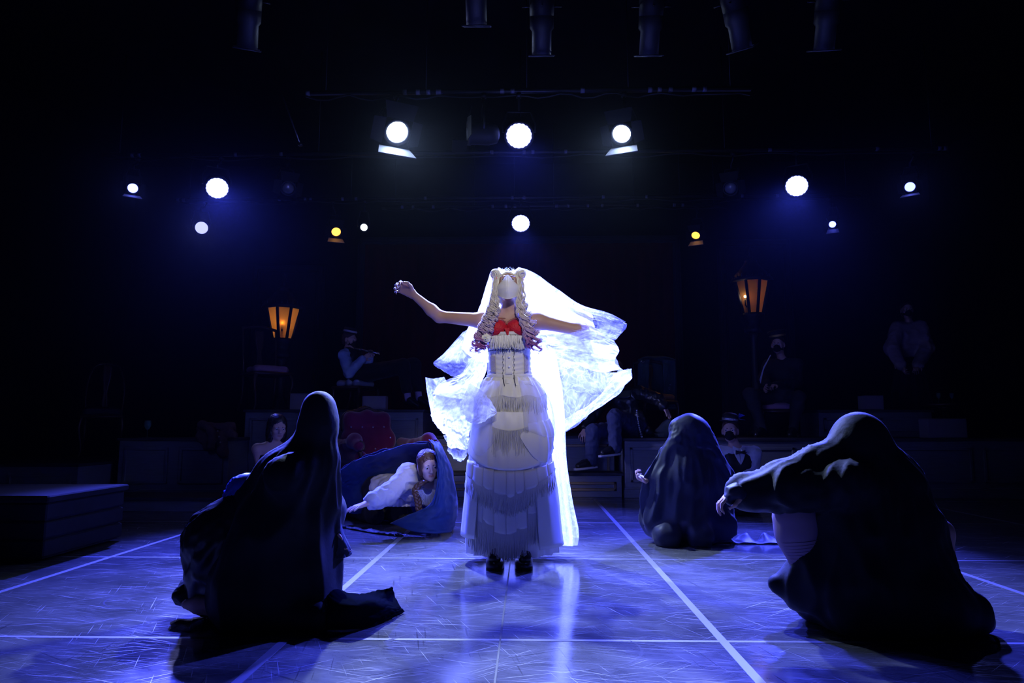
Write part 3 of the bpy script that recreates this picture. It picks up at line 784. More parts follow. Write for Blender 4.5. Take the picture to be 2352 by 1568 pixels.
def limbs(J, fem=False, s=1.0):
    """body solids by region from a dict of joint positions"""
    sd = nrm(J['side']); hip, ch = A(*J['hip']), A(*J['chest'])
    up = nrm(ch - hip); fr = nrm(np.cross(up, sd)) if 'front' not in J else nrm(J['front'])
    hw, sw = (.088, .150) if fem else (.085, .172)
    hw *= s; sw *= s
    shL = A(*J.get('shL', ch + sd * sw)); shR = A(*J.get('shR', ch - sd * sw))
    hL = A(*J.get('hL', hip + sd * hw)); hR = A(*J.get('hR', hip - sd * hw))
    wa = hip + (ch - hip) * .42 + fr * .012 * s
    rc = hip + (ch - hip) * .78
    f = .9 if fem else 1.0
    wf = f * J.get('slim', 1.0)
    G = {}
    G['torso'] = [cone(hL, hR, .098 * s, .098 * s), cone(hip + up * .04 * s + sd * .045 * s, wa + sd * .04 * s, .105 * s * J.get('slim', 1), .092 * s * wf), cone(hip + up * .04 * s - sd * .045 * s, wa - sd * .04 * s, .105 * s * J.get('slim', 1), .092 * s * wf),
                  cone(wa + sd * .04 * s, rc + sd * .062 * s, .09 * s * wf, .10 * s * wf), cone(wa - sd * .04 * s, rc - sd * .062 * s, .09 * s * wf, .10 * s * wf),
                  cone(rc + sd * .06 * s, ch + sd * .07 * s - up * .02, .10 * s * f, .075 * s * f), cone(rc - sd * .06 * s, ch - sd * .07 * s - up * .02, .10 * s * f, .075 * s * f),
                  cone(ch + sd * .05 * s, shL, .062 * s, .055 * s * f), cone(ch - sd * .05 * s, shR, .062 * s, .055 * s * f)]
    if fem: G['torso'] += [ell(rc + up * .0 + sd * .062 * s + fr * .058 * s, A(.060, .056, .058) * s, k=.03), ell(rc - sd * .062 * s + fr * .058 * s, A(.060, .056, .058) * s, k=.03)]
    ua, el, wr = (.044, .035, .024) if fem else (.052, .042, .029)
    for q, sh in (('L', shL), ('R', shR)):
        e, w = A(*J['el' + q]), A(*J['wr' + q]); m = e + (w - e) * .3
        G['arm' + q] = [cone(sh, e, ua * s * 1.08, el * s), cone(e, m, el * s, el * s * 1.02), cone(m, w, el * s, wr * s)]
    for q, h in (('L', hL), ('R', hR)):
        if 'kn' + q not in J: continue
        kn, an, to = A(*J['kn' + q]), A(*J['an' + q]), A(*J['to' + q]); m = kn + (an - kn) * .32
        G['leg' + q] = [cone(h, kn, .088 * s, .056 * s), cone(kn, m, .054 * s, .054 * s), cone(m, an, .053 * s, .035 * s)]
        fd = nrm(to - an); hl = an - A(fd[0], fd[1], 0) * .03 * s - A(0, 0, .03) * s
        G['foot' + q] = [cone(an, an + (to - an) * .5, .036 * s, .03 * s), cone(hl, an + (to - an) * .6 - A(0, 0, .012), .03 * s, .03 * s), cone(an + (to - an) * .6, to, .033 * s, .022 * s)]
    nb = ch + up * .035 * s
    G['neck'] = [cone(nb - up * .02, nb + (A(*J['head']) - nb) * .72, .052 * s * f, .047 * s * f, .03), cone(ch + sd * .09 * s, nb + up * .05 * s, .035 * s, .03 * s), cone(ch - sd * .09 * s, nb + up * .05 * s, .035 * s, .03 * s)]
    G['shL'], G['shR'], G['rc'], G['wa'], G['up'], G['fr'], G['sd'] = shL, shR, rc, wa, up, fr, sd
    return G

def person(label, J, res=.008, fem=False, s=1.0, hs=1.0, group=None, skin=None, face=True, hands=None, feet=True, eyes=True):
    G = limbs(J, fem, s)
    hp, g, B = head_prims(J['head'], J['F'], J.get('U', (0, 0, 1)), hs)
    pr = list(G['torso'])
    for q in 'LR':
        pr += G['arm' + q] + G.get('leg' + q, []) + (G.get('foot' + q, []) if feet else [])
    pr += G['neck']
    pr += hp
    for q in 'LR':
        h = (hands or {}).get(q, {})
        e, w = A(*J['el' + q]), A(*J['wr' + q])
        d = h.get('d', w - e); n = h.get('n', A(0, 0, -1) if abs(nrm(d)[2]) < .8 else A(1, 0, 0))
        pr += hand_prims(w, d, n, h.get('curl', .5), h.get('spread', .12), s * h.get('s', 1), h.get('thumb', 1 if q == 'L' else -1), h.get('curls'))
    v, f = solid(pr, res, .03 * s)
    v[:, 2] = np.maximum(v[:, 2], J.get('zmin', .003))
    # lips take their own colour
    c = v[f].mean(1); l = (c - np.asarray(J['head'])) @ B / hs
    mi = ((np.abs(l[:, 0]) < .021) & (l[:, 1] > .078) & (l[:, 2] < -.049) & (l[:, 2] > -.072)).astype(int)
    base = A(J['hip'][0], J['hip'][1], min(v[:, 2].min(), J['hip'][2]))
    root = obj('person', (v, f), [skin or SKIN, LIPS], None, origin=base, label=label, cat='person', group=group, midx=mi)
    if eyes:
        for q in (-1, 1):
            ce = g(q * .032, .080, .004)
            bv, bf = ball(ce, .0118 * hs, 12, 8)
            cc = np.array([bv[list(x)].mean(0) for x in bf]); fw = (cc - ce) @ B[:, 1] / (.0118 * hs)
            obj('eye', (bv, bf), [EYEW, IRIS], root, midx=(fw > .80).astype(int))
            pts = [g(q * (.014 + .010 * t), .092 - .0035 * t * t * .8 - .001 * t, .0245 + .0022 * math.sin(t * .9) - .0006 * t) for t in (0, 1, 2, 3, 3.6)]
            obj('eyebrow', tube(pts, [.0026 * hs, .0034 * hs, .0032 * hs, .0024 * hs, .0012 * hs], 6), BROW, root)
    return root, G, g, B

def wear(root, name, prims, mat, grow=.012, res=.010, k=.035, cuts=(), label=None, wrinkle=0.0, floor=None, wf=9.0):
    v, f = solid(prims, res, k, cuts, grow, floor)
    if wrinkle:
        n = vert_normals(v, f); v = v + n * (wrinkle * (1 - 2 * np.abs(vnoise(v * wf + 3))) + .5 * wrinkle * vnoise(v * wf * 2.3))[:, None]
    if floor is not None: v[:, 2] = np.maximum(v[:, 2], floor)
    return obj(name, (v, f), mat, root, label=label)

def shoe_prims(an, to, s=1.0):
    an, to = A(*an), A(*to); d = nrm(A(to[0] - an[0], to[1] - an[1], 0) + 1e-6); zf = min(an[2], to[2])
    return [cone(an, an + (to - an) * .45, .040 * s, .038 * s), cone(an - d * .035 - A(0, 0, .03), an + (to - an) * .6 - A(0, 0, .01), .034 * s, .036 * s), cone(an + (to - an) * .6, to, .038 * s, .028 * s)]

def black_mask(root, g, s=1.0, mat=None):
    rows = []
    for u, h, fw in ((-.022, .0, .112), (-.045, .012, .118), (-.070, .010, .112), (-.098, .0, .094)):
        rows.append([g(x * .062, fw - .075 * abs(x) ** 1.8, u + (.022 * (1 - abs(x)) if u > -.03 else (.028 * abs(x) if u < -.09 else .008 * abs(x)))) for x in (-1.02, -.6, -.25, 0, .25, .6, 1.02)])
    obj('face_mask', sheet(rows, 12, 19, thick=.003), mat or MASKB, root)
    for q in (-1, 1): obj('ear_loop', tube([g(q * .062, .036, -.02), g(q * .078, .0, .004), g(q * .078, -.012, -.02), g(q * .066, .02, -.07)], .0018, 5), mat or MASKB, root)

# ================================================================== THE BRIDE
BY = 4.20
def Wp(px, py, dy=0.0): return P(px, py, BY + dy)
SATIN = M('white_satin', (0.85, 0.85, 0.86), .42, .4, trans=.26, bump=(9, .25))
SATIN2 = M('white_gauze_layer', (0.80, 0.80, 0.84), .6, .2, trans=.45, alpha=.22)
FRINGE = M('white_fringe_thread', (0.80, 0.80, 0.80), .45, .4, trans=.15)
REDLACE = M('red_lace', (0.48, 0.008, 0.022), .55, .3, bump=(90, .5), var=.35, vscale=60)
LACE = M('brown_lace_edge', (0.42, 0.14, 0.11), .6, .2)
TULLE = M('grey_mesh_panel', (0.36, 0.33, 0.38), .6, .2, bump=(130, .4), var=.3, vscale=45)
PEARL = M('pearl_button', (0.85, 0.85, 0.88), .15, .7)
LACING = M('dark_lacing', (0.06, 0.06, 0.08), .5)

def veil_material(name, a_lo, a_hi, col=(0.93, 0.94, 1.0), scale=(1, 1, 1), tr=.80):
    m = bpy.data.materials.new(name); m.use_nodes = True; nt = m.node_tree
    nt.nodes.remove(nt.nodes['Principled BSDF'])
    tc = nt.nodes.new('ShaderNodeTexCoord'); mp = nt.nodes.new('ShaderNodeMapping'); mp.inputs['Scale'].default_value = scale
    wz = nt.nodes.new('ShaderNodeTexNoise'); wz.inputs['Scale'].default_value = 5; wz.inputs['Detail'].default_value = 4
    wa = nt.nodes.new('ShaderNodeVectorMath'); wa.operation = 'MULTIPLY_ADD'; wa.inputs[1].default_value = (.35, .35, .35)
    vo = nt.nodes.new('ShaderNodeTexVoronoi'); vo.feature = 'DISTANCE_TO_EDGE'; vo.inputs['Scale'].default_value = 19
    n = nt.nodes.new('ShaderNodeTexNoise'); n.inputs['Scale'].default_value = 7; n.inputs['Detail'].default_value = 8; n.inputs['Roughness'].default_value = .7; n.inputs['Distortion'].default_value = .6
    cr = nt.nodes.new('ShaderNodeMapRange'); cr.inputs[1].default_value = .0; cr.inputs[2].default_value = .12; cr.inputs[3].default_value = .17; cr.inputs[4].default_value = 0
    ad = nt.nodes.new('ShaderNodeMath'); ad.operation = 'ADD'
    mr = nt.nodes.new('ShaderNodeMapRange'); mr.inputs[1].default_value = .36; mr.inputs[2].default_value = .72; mr.inputs[3].default_value = a_lo; mr.inputs[4].default_value = a_hi
    t = nt.nodes.new('ShaderNodeBsdfTransparent'); tl = nt.nodes.new('ShaderNodeBsdfTranslucent'); df = nt.nodes.new('ShaderNodeBsdfDiffuse')
    tl.inputs[0].default_value = (*col, 1); df.inputs[0].default_value = (*col, 1)
    a = nt.nodes.new('ShaderNodeMixShader'); a.inputs[0].default_value = tr
    b = nt.nodes.new('ShaderNodeMixShader'); L = nt.links.new
    L(tc.outputs['Object'], mp.inputs[0]); L(mp.outputs[0], n.inputs['Vector']); L(mp.outputs[0], wz.inputs['Vector']); L(wz.outputs['Color'], wa.inputs[0]); L(mp.outputs[0], wa.inputs[2]); L(wa.outputs[0], vo.inputs['Vector']); L(vo.outputs['Distance'], cr.inputs[0]); L(cr.outputs[0], ad.inputs[0]); L(n.outputs['Fac'], ad.inputs[1]); L(ad.outputs[0], mr.inputs[0])
    L(df.outputs[0], a.inputs[1]); L(tl.outputs[0], a.inputs[2]); L(t.outputs[0], b.inputs[1]); L(a.outputs[0], b.inputs[2]); L(mr.outputs[0], b.inputs[0])
    L(b.outputs[0], nt.nodes['Material Output'].inputs[0]); return m
VEIL = veil_material('sheer_white_veil', .16, .46)
VEILD = veil_material('gathered_white_veil', .42, .85)

# --- body
BF, BU = A(.02, -math.cos(R(27)), math.sin(R(27))), A(0, math.sin(R(27)), math.cos(R(27)))
hc = Wp(1167, 662, .02)
BJ = dict(slim=.80, hip=Wp(1172, 935, .03), chest=Wp(1170, 738, .05), head=hc, F=BF, U=BU, side=A(1, 0, 0), front=A(0, -1, 0),
          shR=Wp(1106, 736, .04), elR=Wp(1009, 727, .10), wrR=Wp(950, 677, .02), shL=Wp(1238, 738, .05), elL=Wp(1325, 757, .06), wrL=Wp(1372, 764, .16),
          knR=Wp(1140, 1110, -.02), anR=Wp(1140, 1262, .0), toR=Wp(1136, 1290, -.16), knL=Wp(1203, 1110, -.02), anL=Wp(1200, 1262, .0), toL=Wp(1206, 1290, -.16))
bride, BG, hg, HB = person('bride in white fringed dress and veil standing in the middle with arms spread', BJ, .0062, True, .97, .93, group=None, feet=False, skin=M('bride_skin', (0.40, 0.235, 0.175), .5, .3, var=.05, vscale=30),
    hands={'R': dict(d=nrm(A(-.80, -.30, .48)), n=nrm(A(-.45, -.85, -.25)), curl=.95, s=1.0, spread=.22, thumb=1), 'L': dict(curl=.9, s=.85, d=nrm(A(.3, .8, -.3)))})
for sx in (-1, 1):   # collar bones and neck cords
    obj('collar_bone', tube(crom([Wp(1170 + sx * 9, 731, -.045), Wp(1170 + sx * 25, 728, -.052), Wp(1170 + sx * 52, 724, -.02)], 10), [.003, .006, .007, .008, .008, .008, .008, .007, .006, .003], 8), M('bride_skin', None), bride)
# --- boots
for q, px in (('R', 1140), ('L', 1202)):
    an, to = BJ['an' + q], BJ['to' + q]; gz = .0
    an0 = A(an[0], an[1], .13); to0 = A(to[0], to[1] - .01, .055)
    bt = wear(bride, 'boot', [cone(an0 + A(0, 0, .16), an0, .056, .048), cone(an0, an0 + (to0 - an0) * .5, .048, .046), cone(an0 + (to0 - an0) * .5, to0, .046, .036), cone(an0 + A(0, .035, -.07), an0 + A(0, 0, -.06), .03, .036)], SHOE, .0, .008, .02, floor=.034)
    n = 20; th = np.arange(n) * 2 * math.pi / n; c = (an0 + to0) / 2
    ol = np.stack([c[0] + .052 * np.sin(th) * (1 + .12 * np.cos(th)), c[1] - .005 - .145 * np.cos(th)], 1)
    v = np.concatenate([np.c_[ol, np.full(n, z)] for z in (.002, .040)])
    obj('boot_sole', (v, [(i, (i + 1) % n, n + (i + 1) % n, n + i) for i in range(n)] + [tuple(range(n - 1, -1, -1)), tuple(range(n, 2 * n))]), SHOE, bride)
    obj('boot_buckle', join(*[lathe(an0 + (to0 - an0) * .35 + A(.012 * k, -.01, .05 - .012 * k), [(.008, -.003), (.011, 0), (.008, .003)], 8, (0, -1, .5)) for k in (-1, 0, 1)]), M('polished_metal', (.8, .8, .85), .15, .6, metal=.9), bride)

# --- bodice
bl = [(Wp(1170, 866), .139, .098), (Wp(1170, 845), .130, .094), (Wp(1170, 815), .128, .098), (Wp(1169, 788), .131, .118), (Wp(1168, 766), .133, .128)]
bl = [(A(c[0], BY + .035, c[2]), a, b) for c, a, b in bl]
def bod(px, py, off=0.0):
    """a point on the front of the bodice seen at a pixel"""
    w = Wp(px, py); L = sorted(bl, key=lambda l: l[0][2]); zs = [l[0][2] for l in L]
    rx = np.interp(w[2], zs, [l[1] for l in L]) + off; ry = np.interp(w[2], zs, [l[2] for l in L]) + off; cx = np.interp(w[2], zs, [l[0][0] for l in L])
    t = np.clip((w[0] - cx) / rx, -.98, .98)
    return A(w[0], BY + .035 - ry * math.sqrt(1 - t * t), w[2])
def creas(th, t): return .0022 * np.sin(t * 60 + 2 * np.sin(th * 3)) * (t < .62)
obj('bodice', loft(bl, 72, creas, 40), SATIN, bride, label='white corset bodice')
def bpatch(name, corners, mat, off=.004, nu=10, nv=14, parent=None, thick=.002, label=None):
    (x0, y0), (x1, y1), (x2, y2), (x3, y3) = corners
    rows = []
    for i in range(5):
        u = i / 4; rows.append([bod((x0 + (x3 - x0) * u) * (1 - t) + (x1 + (x2 - x1) * u) * t, (y0 + (y3 - y0) * u) * (1 - t) + (y1 + (y2 - y1) * u) * t, off) for t in np.linspace(0, 1, 7)])
    return obj(name, sheet(rows, nu, nv, thick=thick), mat, parent or bride, label=label)
bpatch('bodice_band', ((1127, 767), (1204, 765), (1204, 772), (1127, 774)), SATIN, .006)
bpatch('button_placket', ((1162, 802), (1177, 802), (1177, 862), (1162, 862)), SATIN, .006)
bpatch('mesh_panel', ((1126, 818), (1138, 819), (1140, 858), (1127, 855)), TULLE, .004, label='grey see-through side panel')
bpatch('mesh_panel', ((1204, 815), (1214, 818), (1214, 855), (1204, 858)), TULLE, .004, label='grey see-through side panel')
for py in (776, 822, 844): obj('button', ball(bod(1170, py, .011), .0075, 10, 6), PEARL, bride)
for px in (1156, 1181):
    for k in range(11):
        y = 806 + k * 6.2
        obj('lacing', tube([bod(px, y, .008), bod(px + (1.2 if k % 2 else -1), y + 4.2, .009)], .0016, 5), LACING, bride)
    obj('lace_tail', tube([bod(px, 862, .01), Wp(px + 1, 874, -.10), Wp(px + (4 if px > 1160 else 3), 886, -.115)], .0018, 5), LACING, bride)
def strands(name, tops, ln, mat, parent, w=.0026, sway=.006, seed=0, thick=True):
    """a row of hanging threads, each a thin three-sided cord"""
    rg = np.random.default_rng(seed); V, F, n = [], [], 0
    for p in tops:
        p = np.asarray(p, float); l = ln * rg.uniform(.86, 1.08); sx, sy = rg.normal(0, sway, 2)
        for i in range(5):
            t = i / 4; c = p + A(sx * t * t + .0015 * math.sin(t * 9 + p[0] * 90), sy * t * t - abs(.003 * math.sin(t * 3)), -l * t); r = w * (1 - .25 * t)
            V += [c + A(0, -r, 0), c + A(r, r * .5, 0), c + A(-r, r * .5, 0)]
        for i in range(4):
            for j in range(3): F.append((n + i * 3 + j, n + i * 3 + (j + 1) % 3, n + i * 3 + 3 + (j + 1) % 3, n + i * 3 + 3 + j))
        n += 15
    return obj(name, (np.array(V), F), mat, parent, kind='stuff')
strands('bodice_fringe', [bod(px, 773.5 + (RNG.random() * 2), .010 + .004 * RNG.random()) for px in np.linspace(1121, 1211, 230)], .078, FRINGE, bride, .0026, .004, 1)
obj('beaded_trim', join(*[ball(bod(px, 805 - 0.03 * (px - 1165), .008), .0042, 6, 4) for px in np.linspace(1122, 1203, 26)]), LACING, bride, kind='stuff')
for sx, pts in ((-1, (1118, 838)), (1, (1222, 838))):
    rows = [[Wp(1170 + sx * (47 + o), y, .0 - .02 * math.sin(k * 1.7)) + A(0, .02 * math.sin(k * 2.1), 0) for k, y in enumerate((806, 818, 830, 842, 854))] for o in (-1, 2, 5)]
    obj('side_ruffle', sheet(rows, 6, 30, .004, 2, 8, seed=3 + sx, thick=.0015), SATIN2, bride)
# --- red bra with lace edge
def cup(px, sx):
    c = Wp(px, 757, .0); c[1] = BY - .045
    v, f = ball(c, A(.066, .058, .056), 24, 16)
    v[:, 2] -= .0
    n = v - c; v = v + (n / np.linalg.norm(n, axis=1, keepdims=True)) * (.0012 * vnoise(v * 160))[:, None]
    return v, f
for sx, px in ((-1, 1143), (1, 1186)):
    cp = obj('bra_cup', cup(px, sx), REDLACE, bride, label='red lace bra cup')
    c = Wp(px, 757, .0); c[1] = BY - .045
    edge = []
    for k in range(40):
        a = R(190 - 200 * k / 39) if sx < 0 else R(-10 + 200 * k / 39)
        edge.append(c + A(.0645 * math.cos(a), -.022 - .012 * math.sin(a), .050 * math.sin(a) + .004 * abs(math.sin(k * .9))))
    edge = np.array(edge)
    obj('lace_edge', join(*[tube(crom([edge[k], (edge[k] + edge[k + 1]) / 2 + A(0, -.003, .008), edge[k + 1]], 5), .0013, 5) for k in range(39)]), LACE, cp)
bpatch('bra_bridge', ((1159, 758), (1172, 758), (1169, 775), (1166, 775)), REDLACE, .010)

# --- hair: cap, buns, ties and two long curled pigtails dyed purple at the ends
def hair_material():
    m = bpy.data.materials.new('white_hair_dyed_purple'); m.use_nodes = True; nt = m.node_tree; b = nt.nodes['Principled BSDF']
    at = nt.nodes.new('ShaderNodeAttribute'); at.attribute_name = 'along'
    cr = nt.nodes.new('ShaderNodeValToRGB'); e = cr.color_ramp.elements
    e[0].position = 0; e[0].color = (.82, .80, .76, 1); e[1].position = 1; e[1].color = (.40, .03, .36, 1)
    for p, c in ((.40, (.82, .76, .78, 1)), (.64, (.74, .56, .78, 1)), (.84, (.56, .16, .52, 1))):
        q = e.new(p); q.color = c
    nt.links.new(at.outputs['Fac'], cr.inputs[0]); nt.links.new(cr.outputs[0], b.inputs['Base Color'])
    b.inputs['Roughness'].default_value = .42; b.inputs['Specular IOR Level'].default_value = .4
    t = nt.nodes.new('ShaderNodeBsdfTranslucent'); nt.links.new(cr.outputs[0], t.inputs[0])
    ms = nt.nodes.new('ShaderNodeMixShader'); ms.inputs[0].default_value = .22
    nt.links.new(b.outputs[0], ms.inputs[1]); nt.links.new(t.outputs[0], ms.inputs[2]); nt.links.new(ms.outputs[0], nt.nodes['Material Output'].inputs[0])
    return m
HAIR = hair_material()
PLAINHAIR = M('pale_blonde_hair', (.80, .79, .74), .45, .4, bump=(30, .5), stretch=(1, 1, 1), trans=.1)
rotB = HB
capp = [ell(hg(0, -.020, .047), A(.084, .098, .088) * .93, HB), ell(hg(-.066, .005, .01), A(.022, .045, .07) * .93, HB, .03), ell(hg(.066, .005, .01), A(.022, .045, .07) * .93, HB, .03), ell(hg(0, -.06, -.02), A(.07, .05, .08) * .93, HB, .03),
        ell(hg(0, .085, -.02), A(.066, .09, .085) * .93, HB, .015, True)]
obj('hair', folds(solid(capp, .006, .02), hg(0, .02, .14), .004, 22, .05, start=0.0), PLAINHAIR, bride, label='pale blonde wig')
for sx in (-1, 1):
    c = Wp(1167 + sx * 29, 629, .02)
    bx, by, bz = frame_of(A(sx * .45, -.75, -.35)); cl_ = [ball(c, (.024, .024, .024), 12, 8)]
    rg = np.random.default_rng(40 + sx)
    for k in range(26):
        t = np.linspace(0, 2 * math.pi * rg.uniform(.8, 1.3), 22) + rg.uniform(0, 6.28); h = rg.uniform(-1, 1); r0 = .027 * math.sqrt(max(.12, 1 - .75 * h * h)) * rg.uniform(.9, 1.06)
        cl_.append(tube(c + r0 * (np.cos(t)[:, None] * bx + np.sin(t)[:, None] * by) + bz * (.022 * h + .004 * np.sin(t * 1.5 + k))[:, None], np.interp(np.linspace(0, 1, 22), [0, .15, .85, 1], [.002, .0052, .0052, .002]), 6))
    obj('hair_bun', join(*cl_), PLAINHAIR, bride)
    obj('hair_tie', lathe(c + A(sx * .004, -.012, -.034), [(.013, -.006), (.018, -.004), (.018, .004), (.013, .006)], 14, (sx * .3, 0, 1)), M('pink_hair_tie', (.85, .05, .25), .5, .3), bride)
def lock_of(sx):
    rg = np.random.default_rng(5 + sx); parts, al = [], []
    # guide from the bun to the end of the pigtail
    G_ = [(1167 + sx * 31, 637, -.02), (1167 + sx * 31, 660, -.035), (1167 + sx * 32, 690, -.05), (1167 + sx * 37, 718, -.085), (1167 + sx * 48, 745, -.11), (1167 + sx * 56, 775, -.12), (1167 + sx * 58, 798, -.125), (1167 + sx * (62 if sx < 0 else 56), 818, -.125)]
    gp = crom([Wp(*q) for q in G_], 80)
    wid = np.interp(np.linspace(0, 1, 80), [0, .15, .4, .7, .9, 1], [.008, .018, .036, .040, .028, .014])
    for k in range(15):
        a = rg.uniform(0, 2 * math.pi); r0 = math.sqrt(rg.uniform(.1, 1)); hand = rg.choice([-1, 1]); tw = rg.uniform(7, 12); ph0 = rg.uniform(0, 6.28); big = rg.uniform(.6, 1.25)
        lend = rg.uniform(.74, 1.0); free = rg.random() < .4; drift = sx * rg.uniform(.01, .05)
        for q in range(15):
            m = 84; t = np.linspace(rg.uniform(0, .04) if q % 3 else rg.uniform(.05, .3), lend - rg.uniform(0, .06), m); ii = t * 79
            g = np.stack([np.interp(ii, np.arange(80), gp[:, j_]) for j_ in range(3)], 1); w = np.interp(ii, np.arange(80), wid)
            off = np.stack([np.cos(a) * w * r0, np.sin(a) * w * r0 * .8, np.zeros(m)], 1)
            R_ = (.0015 + .0135 * np.clip((t - .16) / .3, 0, 1)) * big * rg.uniform(.75, 1.15) * (1.25 if free else 1); ph = ph0 + rg.normal(0, .32)
            cur = np.stack([R_ * np.cos(t * tw * 6.28 + ph), hand * R_ * np.sin(t * tw * 6.28 + ph), .35 * R_ * np.sin(t * tw * 6.28 + ph)], 1) + rg.normal(0, .0016, 3)
            cur[:, 2] += rg.normal(0, .004)
            if free: cur[:, 0] += drift * np.clip((t - .45) / .5, 0, 1) ** 1.5
            rr = .0019 * np.interp(np.linspace(0, 1, m), [0, .1, .75, 1], [.6, 1, 1, .4]) * rg.uniform(.7, 1.2)
            parts.append(tube(g + off + cur, rr, 4)); al.append(np.repeat(t + rg.normal(0, .05), 4))
    o = obj('pigtail', join(*parts), HAIR, bride, label='curled white pigtail fading to purple')
    at = o.data.attributes.new('along', 'FLOAT', 'POINT'); at.data.foreach_set('value', np.concatenate(al).astype(np.float32))
for sx in (-1, 1): lock_of(sx)
# fly-away hairs and fringe at the forehead
fl = []
for k in range(34):
    a = RNG.uniform(-1, 1); p = hg(a * .07, .01 + .02 * RNG.random(), .135 - .03 * a * a); d = A(a * .02 + RNG.normal(0, .01), 0, .012 + .016 * RNG.random())
    fl.append(tube(crom([p - d * .3, p + d * .5 + A(RNG.normal(0, .004), 0, 0), p + d + A(RNG.normal(0, .008), 0, -.002)], 6), .0006, 4))
obj('stray_hair', join(*fl), PLAINHAIR, bride, kind='stuff')
# white rose clipped to the pigtail
rc_ = Wp(1117, 777, -.155); rv = []
for k, (r_, n_, tl) in enumerate(((.012, 3, .9), (.020, 5, .6), (.029, 6, .3))):
    for j in range(n_):
        a = 2 * math.pi * j / n_ + k; d = A(math.cos(a), 0, math.sin(a)); tn = A(-math.sin(a), 0, math.cos(a)); fw = A(0, -1, 0)
        rows = [[rc_ + d * (r_ * u * (1 - tl * .35 * u)) + tn * (r_ * .75 * w * (1 - .25 * u)) + fw * (.014 - .004 * k + .012 * tl * u - .006 * w * w) for w in (-1, 0, 1)] for u in (.1, .6, 1)]
        rv.append(sheet(rows, 5, 6, thick=.0015))
obj('rose_clip', join(*rv), M('ivory_rose', (.78, .78, .74), .6, .2), bride, label='white rose hair clip')
# --- white face mask
WM = M('white_face_mask', (.90, .90, .92), .75, .15, bump=(60, .08), trans=.12)
def mk(px, py, d): 
    p = Wp(px, py); p[1] = hc[1] - d; return p
prof = [(640, [(0, .118)]), ]
rows = [[mk(1146, 657, .060), mk(1154, 651, .088), mk(1167, 638.5, .114), mk(1180, 651, .088), mk(1189, 657, .060)],
        [mk(1140.5, 662, .052), mk(1152, 658, .096), mk(1167, 650, .126), mk(1182, 658, .096), mk(1194, 662, .052)],
        [mk(1140, 667, .050), mk(1152, 668.5, .100), mk(1167, 667, .134), mk(1182, 668.5, .100), mk(1194.5, 667, .050)],
        [mk(1142, 673, .050), mk(1153, 677, .094), mk(1167, 676.5, .129), mk(1182, 677, .094), mk(1192.5, 673, .050)],
        [mk(1143, 678, .046), mk(1153, 687, .082), mk(1167, 692, .104), mk(1182, 687, .082), mk(1192, 678, .046)]]
mv = np.stack([np.concatenate([crom(r[:3], 8)[:-1], crom(r[2:], 8)]) for r in rows])
g_ = np.stack([np.concatenate([crom(mv[:3, j], 9)[:-1], crom(mv[2:4, j], 6)[:-1], crom(mv[3:, j], 6)]) for j in range(mv.shape[1])], 1)
nn_ = grid_normals(g_); a_, b_ = g_.reshape(-1, 3), (g_ + nn_ * .0025).reshape(-1, 3)
ff = grid_faces(*g_.shape[:2]); N_ = len(a_)
fm = obj('face_mask', (np.concatenate([a_, b_]), list(ff) + [tuple(i + N_ for i in q[::-1]) for q in ff]), WM, bride, smooth=False, label='white folded face mask')
fm.data.polygons.foreach_set('use_smooth', np.ones(len(fm.data.polygons), bool))
for i in (0, 4): obj('mask_seam', tube(crom(rows[i], 20) - A(0, .003, 0), .0014, 5), WM, fm)
obj('nose_ridge', tube(crom([r[2] for r in rows[:4]], 12) - A(0, .003, 0), .0012, 5), WM, fm)
for q in (0, 4): obj('ear_loop', tube(crom([rows[1][q], mk((1133, 0, 0, 0, 1201)[q], 668, .0), rows[4][q]], 10), .0014, 5), WM, fm)
obj('choker_band', tube([Wp(1112, 741 + k, .03 - .0 * k) + A(.002 * k, -.06 * math.sin(k / 3), 0) for k in range(0, 9)], .004, 6), BLACK, bride)

# --- skirt
sk = [(Wp(1176, 1268), .265, .23), (Wp(1175, 1200), .262, .235), (Wp(1174, 1120), .255, .225), (Wp(1172, 1050), .243, .205), (Wp(1173, 985), .228, .185), (Wp(1173, 930), .205, .165), (Wp(1172, 890), .165, .125), (Wp(1170, 862), .136, .105)]
sk = [(A(c[0], BY + .05, c[2]), a, b) for c, a, b in sk]
def pleat(th, t):
    d = (1 - t) ** .8
    return .013 * d * np.sin(th * 17 + 1.4 * np.sin(th * 3)) + .007 * d * np.sin(th * 31 + 2)
skirt = obj('skirt', loft(sk, 220, pleat, 46), SATIN, bride, label='long white satin skirt')
SKL = sorted(sk, key=lambda l: l[0][2])
def sk_at(z):
    zs = [l[0][2] for l in SKL]
    return tuple(np.interp(z, zs, [f(l) for l in SKL]) for f in (lambda l: l[0][0], lambda l: l[1], lambda l: l[2]))
def skp(th, z, off=0.0):
    """th = 0 at the front, + to the viewer's right"""
    cx, rx, ry = sk_at(z)
    return A(cx + (rx + off) * math.sin(th), BY + .05 - (ry + off) * math.cos(th), z)
zpx = lambda py: P(1172, py, BY - .17)[2]
# back gore that trails at the right
rows = [[skp(a, z, .012 + o) for a in np.linspace(.55, 2.6, 7)] for z, o in ((zpx(1080), .0), (zpx(1150), .012), (zpx(1215), .02), (zpx(1262), .03))]
obj('skirt_gore', sheet(rows, 14, 60, .006, 1.2, 9, seed=4, thick=.002), SATIN, skirt)
rows = [[skp(a, z, .012 + o) for a in np.linspace(-2.6, -.75, 7)] for z, o in ((zpx(1060), .0), (zpx(1130), .010), (zpx(1190), .02), (zpx(1240), .03))]
obj('skirt_gore', sheet(rows, 14, 60, .006, 1.2, 9, seed=6, thick=.002), SATIN, skirt)
